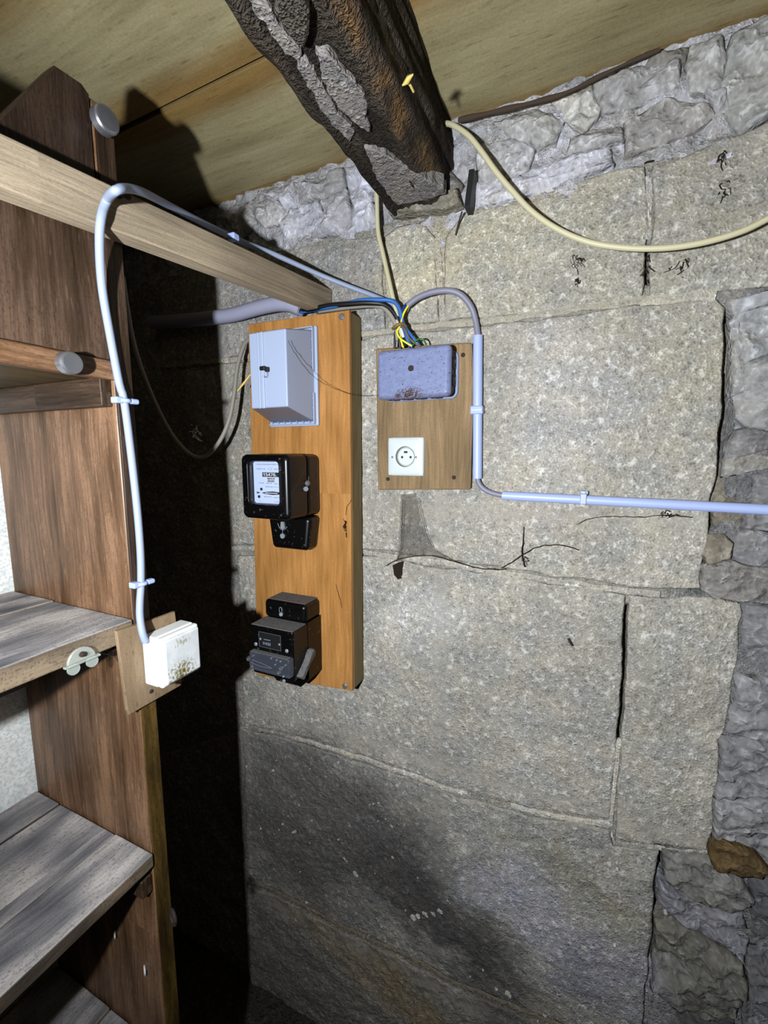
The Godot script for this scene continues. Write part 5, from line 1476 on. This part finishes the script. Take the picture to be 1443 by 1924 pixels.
	# cream cables
	tag(cable("cream_cable", [Vector3(-0.4001, 2.1029, 0.0200), Vector3(-0.3950, 2.0694, 0.0260), Vector3(-0.3928, 2.0002, 0.0260), Vector3(-0.3825, 1.9577, 0.0280), Vector3(-0.3722, 1.9201, 0.0300), Vector3(-0.3579, 1.8708, 0.0360), Vector3(-0.3469, 1.8329, 0.0400), Vector3(-0.3408, 1.8055, 0.0380), Vector3(-0.3346, 1.7850, 0.0360)], 0.0046, M.cream_cable, self), "cream cable hanging from the rubble down to the junction box wires", "cable")
	tag(cable("cream_cable", [Vector3(-0.2506, 2.1419, 0.0400), Vector3(-0.2338, 2.1275, 0.0500), Vector3(-0.2046, 2.0986, 0.0580), Vector3(-0.1803, 2.0659, 0.0600), Vector3(-0.1567, 2.0310, 0.0600), Vector3(-0.1293, 1.9957, 0.0580), Vector3(-0.0935, 1.9546, 0.0550), Vector3(-0.0504, 1.9192, 0.0520), Vector3(-0.0011, 1.8912, 0.0500), Vector3(0.0531, 1.8740, 0.0480), Vector3(0.1039, 1.8656, 0.0460), Vector3(0.1516, 1.8651, 0.0440), Vector3(0.1963, 1.8721, 0.0420), Vector3(0.2280, 1.8844, 0.0400), Vector3(0.2813, 1.9077, 0.0400)], 0.0046, M.cream_cable, self), "long cream cable sagging across the upper wall from the beam to the right", "cable")
	# single wires fanning into the box
	var g := "thin wires fanning into the top of the junction box"
	var W := [
		["yellow_wire", M.yellow, [Vector3(-0.3230, 1.8441, 0.0320), Vector3(-0.3310, 1.8259, 0.0400), Vector3(-0.3360, 1.8034, 0.0440), Vector3(-0.3420, 1.7935, 0.0460), Vector3(-0.3366, 1.7803, 0.0480), Vector3(-0.3230, 1.7698, 0.0480), Vector3(-0.3118, 1.7630, 0.0420)], 0.0020, "yellow striped wire crossing in front of the bundle and curling into the junction box"],
		["yellow_wire", M.yellow, [Vector3(-0.3359, 1.7832, 0.0440), Vector3(-0.3328, 1.7723, 0.0460), Vector3(-0.3306, 1.7623, 0.0400)], 0.0019, "short yellow wire end dropping into the left of the junction box top"],
		["green_wire", M.green, [Vector3(-0.3080, 1.7638, 0.0460), Vector3(-0.3008, 1.7706, 0.0480), Vector3(-0.2920, 1.7736, 0.0480), Vector3(-0.2851, 1.7694, 0.0460), Vector3(-0.2827, 1.7626, 0.0400)], 0.0016, "thin green wire making a small arch at the junction box top"],
		["blue_wire", M.deep_blue, [Vector3(-0.3283, 1.8474, 0.0300), Vector3(-0.3338, 1.8354, 0.0360), Vector3(-0.3359, 1.8175, 0.0360), Vector3(-0.3293, 1.7940, 0.0380), Vector3(-0.3174, 1.7700, 0.0360), Vector3(-0.3155, 1.7605, 0.0320)], 0.0030, "dark blue wire in the middle of the bundle above the junction box"],
		["blue_wire", M.blue, [Vector3(-0.3324, 1.8050, 0.0360), Vector3(-0.3195, 1.7904, 0.0400), Vector3(-0.3082, 1.7762, 0.0400), Vector3(-0.2984, 1.7630, 0.0360)], 0.0030, "bright blue wire slanting to the right into the junction box"],
		["brown_wire", M.brown_wire, [Vector3(-0.3304, 1.8007, 0.0440), Vector3(-0.3228, 1.7913, 0.0460), Vector3(-0.3171, 1.7787, 0.0460), Vector3(-0.3074, 1.7689, 0.0450), Vector3(-0.2991, 1.7632, 0.0400)], 0.0017, "thin brown wire slanting into the junction box beside the blue ones"],
		["black_wire", M.black_wire, [Vector3(-0.3496, 1.7989, 0.0360), Vector3(-0.3507, 1.7826, 0.0360), Vector3(-0.3515, 1.7636, 0.0340)], 0.0026, "black wire dropping at the left side of the bundle into the junction box"],
		["black_wire", M.black_wire, [Vector3(-0.3438, 1.7982, 0.0360), Vector3(-0.3406, 1.7790, 0.0380), Vector3(-0.3399, 1.7624, 0.0340)], 0.0026, "black wire just beside the short yellow wire end above the junction box"],
	]
	for q in W:
		tag(cable(q[0], q[2], q[3], q[1], self, 8), q[4], "wire")
	s = Shape.new()
	s.tube([Vector3(-0.3341, 1.7966, 0.0460), Vector3(-0.3298, 1.7876, 0.0480), Vector3(-0.3283, 1.7799, 0.0460)], 0.0033, 8)
	tag(put("wire_sheath", s, M.white, self), "short white stripped sheath end in the wire bundle", "sheath")
	s = Shape.new()
	var ring := []
	var c := Vector3(-0.3396, 1.8023, 0.0380)
	for i in 17:
		var a := TAU * i / 16
		ring.append(c + Vector3(cos(a) * 0.013, 0.003 * sin(a * 2.0), sin(a) * 0.014))
	s.tube(ring, 0.0034, 7, false)
	tag(put("bundle_tie", s, M.brown_wire, self), "brown tie wrapped round the wire bundle above the junction box", "tie")

func build_switch() -> void:
	var b := thing("switch_board", "tilted square of tan hardboard fixed to the shelf unit's front edge", "board")
	var s := Shape.new()
	# outline in (z, y), lying in the plane x = -0.545
	var poly := PackedVector2Array()
	for p in [Vector3(-0.5430, 1.3199, 0.5211), Vector3(-0.5430, 1.3161, 0.4570), Vector3(-0.5430, 1.3159, 0.4306), Vector3(-0.5430, 1.3022, 0.4297), Vector3(-0.5430, 1.2036, 0.4264), Vector3(-0.5430, 1.1961, 0.4289), Vector3(-0.5430, 1.1966, 0.5127), Vector3(-0.5430, 1.2042, 0.5151)]:
		poly.append(Vector2(-p.z, p.y))
	s.slab(poly, Vector3(-0.548, 0, 0), Vector3(0, 0, -1), Vector3.UP, Vector3.RIGHT, 0.0, 0.005, 0.0008)
	put("hardboard", s, M.hardboard, b)
	screw(b, Vector3(-0.5430, 1.2130, 0.4789), 0.003, Vector3.RIGHT, M.rust)
	var t := thing("light_switch", "white surface light switch with mouldy rocker below the grey cable", "switch")
	# corners of the raised face, then the box behind it
	var zc := 0.4545
	var yc := 1.2655
	s = Shape.new()
	s.rbox(Vector3(-0.5295, yc - 0.001, zc), Vector3(0.027, 0.073, 0.067), 0.004, 3)
	put("back_box", s, M.white, t)
	s = Shape.new()
	s.rbox(Vector3(-0.5115, yc - 0.001, zc), Vector3(0.010, 0.072, 0.066), 0.0035, 3)
	put("frame", s, M.white, t)
	s = Shape.new()
	s.rbox(Vector3(-0.507, yc - 0.001, zc - 0.001), Vector3(0.008, 0.064, 0.059), 0.0025, 3)
	for k in s.v.size():
		s.uv[k] = Vector2((zc + 0.0285 - s.v[k].z) / 0.059, (yc + 0.031 - s.v[k].y) / 0.064)
	put("rocker", s, M.rocker, t).set_meta("label", "rocker with greenish brown mould at its foot")
	# clips that hold the cable to the shelf unit
	var lab := ["pale blue cable clip higher on the shelf panel edge", "pale blue cable clip just above the white switch"]
	var at := [Vector3(-0.541, 0, 0), Vector3(-0.541, 0, 0)]
	var ctr := [Vector3(-0.5440, 1.6200, 0.4852), Vector3(-0.5440, 1.3737, 0.4810)]
	for k in 2:
		s = Shape.new()
		var c: Vector3 = ctr[k]
		var arc := []
		for i in 9:
			var a := PI * i / 8
			arc.append(c + Vector3(sin(a) * 0.0062 + 0.0, 0, cos(a) * 0.0062))
		s.tube(arc, 0.0030, 8, true)
		s.rbox(c + Vector3(-0.001, 0, 0.009), Vector3(0.012, 0.008, 0.009), 0.0015, 2)
		s.rbox(c + Vector3(0.002, 0, -0.0115), Vector3(0.010, 0.007, 0.013), 0.003, 2)
		tag(put("cable_clip", s, M.clip, self), lab[k], "clip")
	s = Shape.new()
	s.rbox(Vector3(-0.5545, 1.9157, 0.2600), Vector3(0.016, 0.010, 0.014), 0.002, 2)
	tag(put("cable_clip", s, M.clip, self), "pale blue clip peeping over the top of the timber batten", "clip")

# ---------------------------------------------------------------- dirt, webs and splinters
func build_small_things() -> void:
	var s := Shape.new()
	s.tube([Vector3(-0.6792, 1.6864, 0.1300), Vector3(-0.6562, 1.7009, 0.1350), Vector3(-0.6280, 1.7197, 0.1400)], func(u: float, l: float) -> float: return 0.0009 + 0.0014 * sin(PI * clampf(u, 0.05, 0.95)), 6, true)
	tag(put("straw", s, M.straw, self), "pale yellow straw caught in webs left of the grey fuse box", "straw")
	s = Shape.new()
	s.tube(curve([Vector3(-0.2203, 1.9933, 0.0300), Vector3(-0.2307, 1.9855, 0.0120), Vector3(-0.2381, 1.9670, 0.0060)], 0.01), 0.0016, 5)
	tag(put("straw", s, M.twig, self), "brown straw hanging below the beam end", "straw")
	# thin roots lying along the top of the wall
	s = Shape.new()
	s.tube(curve([Vector3(-0.2332, 2.1561, 0.0180), Vector3(-0.1905, 2.1500, 0.0220), Vector3(-0.1048, 2.1439, 0.0220), Vector3(-0.0545, 2.1423, 0.0220), Vector3(-0.0075, 2.1501, 0.0220), Vector3(0.0369, 2.1575, 0.0220), Vector3(0.0794, 2.1630, 0.0200)], 0.01), func(u: float, l: float) -> float: return 0.0045 * (1.0 - 0.4 * u) + 0.0008 * sin(l * 90.0), 7)
	tag(put("root", s, M.twig, self), "thin brown root lying along the wall top under the planks", "root")
	s = Shape.new()
	s.rbox(Vector3(-0.2068, 2.0277, 0.0200), Vector3(0.010, 0.062, 0.03), 0.001, 1, 1, Basis(Vector3.BACK, -0.12))
	tag(put("metal_wedge", s, M.dark_metal, self), "dark metal wedge jammed beside the beam end", "wedge")
	# strands of dirty web hanging across the wall
	var webs := [
		[[Vector3(-0.3850, 1.3011, 0.0060), Vector3(-0.3553, 1.3202, 0.0120), Vector3(-0.3240, 1.3305, 0.0120), Vector3(-0.2756, 1.3376, 0.0120), Vector3(-0.2296, 1.3302, 0.0100), Vector3(-0.1742, 1.3198, 0.0080), Vector3(-0.1215, 1.3229, 0.0060)], 0.0013, "sooty web strand slung along the joint below the socket board"],
		[[Vector3(-0.1320, 1.3240, 0.0060), Vector3(-0.1093, 1.3404, 0.0100), Vector3(-0.0898, 1.3573, 0.0100), Vector3(-0.0632, 1.3741, 0.0080), Vector3(-0.0255, 1.3816, 0.0080), Vector3(0.0088, 1.3747, 0.0040)], 0.0013, "sooty web strand rising to the right along the middle of the wall"],
		[[Vector3(-0.0907, 1.4111, 0.0040), Vector3(-0.0900, 1.3802, 0.0080), Vector3(-0.0909, 1.3570, 0.0090), Vector3(-0.0852, 1.3313, 0.0060)], 0.0014, "short upright web strand crossing the rising one"],
		[[Vector3(0.0017, 1.4215, 0.0040), Vector3(0.0259, 1.4355, 0.0080), Vector3(0.0599, 1.4414, 0.0080), Vector3(0.1007, 1.4424, 0.0120), Vector3(0.1393, 1.4486, 0.0140), Vector3(0.1787, 1.4462, 0.0060)], 0.0010, "thin web strand just below the horizontal conduit"],
		[[Vector3(-0.3378, 1.4541, 0.0200), Vector3(-0.3379, 1.4084, 0.0220), Vector3(-0.3445, 1.3480, 0.0140), Vector3(-0.3582, 1.3141, 0.0080)], 0.0007, "fine upright web line below the socket board's left corner"],
		[[Vector3(-0.3059, 1.4607, 0.0150), Vector3(-0.2887, 1.3996, 0.0180), Vector3(-0.2694, 1.3547, 0.0140), Vector3(-0.2302, 1.3320, 0.0080)], 0.0006, "fine curved web line below the socket board"],
		[[Vector3(-0.5168, 1.7657, 0.1660), Vector3(-0.5129, 1.7393, 0.1400), Vector3(-0.4965, 1.7065, 0.1100), Vector3(-0.4716, 1.6890, 0.0900), Vector3(-0.4423, 1.6764, 0.0760), Vector3(-0.4072, 1.6685, 0.0730), Vector3(-0.3725, 1.6683, 0.0760)], 0.0006, "long fine web line from the fuse box across to the junction box"],
		[[Vector3(-0.4401, 1.4537, 0.0620), Vector3(-0.4496, 1.4397, 0.0640), Vector3(-0.4535, 1.4207, 0.0620)], 0.0007, "short dark web thread on the orange board beside the meter"],
		[[Vector3(-0.4603, 1.4121, 0.0620), Vector3(-0.4540, 1.4011, 0.0640), Vector3(-0.4528, 1.3774, 0.0620)], 0.0008, "short dark web clot on the orange board's right half"],
		[[Vector3(-0.4815, 1.2625, 0.0620), Vector3(-0.4725, 1.2371, 0.0640), Vector3(-0.4659, 1.2103, 0.0620)], 0.0006, "fine dark web thread on the orange board above the breaker"],
	]
	for q in webs:
		s = Shape.new()
		var path := curve(q[0], 0.006)
		for i in path.size():
			path[i] += Vector3(noise_c.get_noise_1d(i * 9.0 + q[1] * 5000.0), noise_c.get_noise_1d(i * 11.0 + 50.0), 0.0) * 0.0018
		s.tube(path, func(u: float, l: float) -> float: return q[1] * (0.6 + 0.7 * absf(noise_c.get_noise_1d(l * 700.0))), 5)
		tag(put("cobweb", s, M.web, self), q[2], "cobweb")
	# tufts of soot-laden web: many short fine threads each
	var tufts := [
		[Vector3(0.0847, 1.8576, 0.0060), 0.006, 0.018, "dark web tuft in the open joint under the sagging cable"],
		[Vector3(-0.0225, 1.8767, 0.0300), 0.008, 0.010, "small web tuft hanging under the sagging cable's lowest bend"],
		[Vector3(0.1769, 1.9526, 0.0060), 0.007, 0.011, "dark web tuft high on the right block"],
		[Vector3(0.1739, 1.9963, 0.0060), 0.004, 0.012, "short dark web tuft just under the rubble at the right"],
		[Vector3(0.1369, 1.8536, 0.0060), 0.010, 0.014, "thick dark web clot under the sagging cable at the right"],
		[Vector3(-0.0188, 1.8530, 0.0040), 0.003, 0.010, "little dark web clot below the cable's lowest part"],
		[Vector3(0.1466, 1.4498, 0.0060), 0.014, 0.006, "web tuft below the horizontal conduit near the right edge"],
		[Vector3(-0.0866, 1.3466, 0.0080), 0.006, 0.010, "sooty web tuft where the strands cross on the middle block"],
		[Vector3(-0.5651, 1.5883, 0.3500), 0.012, 0.012, "faint web tuft in the shadow beside the slack cable"],
		[Vector3(-0.4542, 1.4014, 0.0660), 0.003, 0.012, "dark web tuft on the orange board's right half"],
	]
	for q in tufts:
		s = Shape.new()
		for k in 12:
			var a: Vector3 = q[0] + Vector3(rng.randfn(0, 0.5) * q[1], rng.randfn(0, 0.5) * q[2], rng.randf() * 0.003)
			var b: Vector3 = a + Vector3(rng.randfn(0, 0.6) * q[1], -rng.randf() * q[2], rng.randfn(0, 0.001))
			s.tube(curve([a, a.lerp(b, 0.5) + Vector3(rng.randfn(0, 0.002), rng.randfn(0, 0.002), 0.001), b], 0.003), 0.00035 + 0.0004 * rng.randf(), 4, false)
		tag(put("cobweb", s, M.web, self), q[3], "cobweb").set_meta("kind", "stuff")
	# gauze of web hanging from the socket board's lower edge
	s = Shape.new()
	s.slab(PackedVector2Array([Vector2(-0.346, 1.466), Vector2(-0.313, 1.469), Vector2(-0.297, 1.402), Vector2(-0.273, 1.354), Vector2(-0.235, 1.331), Vector2(-0.282, 1.336), Vector2(-0.326, 1.329), Vector2(-0.356, 1.315), Vector2(-0.349, 1.369)]), Vector3.ZERO, Vector3.RIGHT, Vector3.UP, Vector3.BACK, 0.0125, 0.0133)
	tag(put("cobweb", s, M.gauze, self), "grey see-through web gauze below the socket board", "cobweb").set_meta("kind", "stuff")
	# a clot of web below the socket board
	s = Shape.new()
	s.slab(PackedVector2Array([Vector2(-0.369, 1.304), Vector2(-0.354, 1.313), Vector2(-0.342, 1.316), Vector2(-0.345, 1.297), Vector2(-0.346, 1.277), Vector2(-0.356, 1.273), Vector2(-0.365, 1.282)]), Vector3.ZERO, Vector3.RIGHT, Vector3.UP, Vector3.BACK, 0.0, 0.003, 0.001)
	tag(put("cobweb", s, M.web, self), "dark clot of web at the left end of the slung strand", "cobweb")
	# snail-like cocoon
	s = Shape.new()
	s.tube(curve([Vector3(0.0005, 1.2001, 0.0040), Vector3(0.0037, 1.1940, 0.0060), Vector3(0.0087, 1.1866, 0.0040)], 0.003), 0.0024, 6)
	tag(put("cocoon", s, M.rust, self), "small brown cocoon on the lower middle block", "cocoon")

# ---------------------------------------------------------------- everything
func _ready() -> void:
	var cam := Camera3D.new()
	cam.name = "camera"
	cam.fov = rad_to_deg(2.0 * atan(962.0 / 808.0))
	cam.near = 0.02
	cam.far = 20.0
	cam.position = Vector3(0, 1.55, 0.87)
	cam.rotation_order = EULER_ORDER_YXZ
	cam.rotation = Vector3(deg_to_rad(-7.55), deg_to_rad(24.2), 0)
	add_child(cam)
	cam.current = true
	var env := Environment.new()
	env.background_mode = Environment.BG_COLOR
	env.background_color = Color.BLACK
	env.ambient_light_source = Environment.AMBIENT_SOURCE_DISABLED
	env.tonemap_mode = Environment.TONE_MAPPER_LINEAR
	env.tonemap_exposure = 1.0
	env.sdfgi_enabled = true
	env.ssao_enabled = true
	env.ssil_enabled = true
	var we := WorldEnvironment.new()
	we.name = "environment"
	we.environment = env
	add_child(we)
	# the hand torch that lights the picture, left of the camera
	var torch := SpotLight3D.new()
	torch.name = "torch_light"
	torch.position = Vector3(-0.175, 1.54, 1.06)
	torch.light_color = Color(0.97, 0.985, 1.0)
	torch.light_energy = 2.0
	torch.light_size = 0.012
	torch.spot_angle = 87.0
	torch.spot_angle_attenuation = 0.85
	torch.spot_attenuation = 2.0
	torch.spot_range = 8.0
	torch.shadow_enabled = true
	add_child(torch)
	torch.look_at(Vector3(-0.06, 1.62, 0.0))

	rng.seed = 7
	noise_a = noise(101, 0.9, 3)
	noise_b = noise(102, 1.0, 4)
	noise_c = noise(103, 1.0, 2)
	noise_r = noise(104, 1.0, 3)
	noise_r.fractal_type = FastNoiseLite.FRACTAL_RIDGED
	make_materials()
	build_wall()
	build_shell()
	build_beam()
	build_shelves()
	build_batten()
	build_meter_board()
	build_service_box()
	build_meter()
	build_breaker()
	build_socket_board()
	build_conduits()
	build_cables()
	build_switch()
	build_small_things()
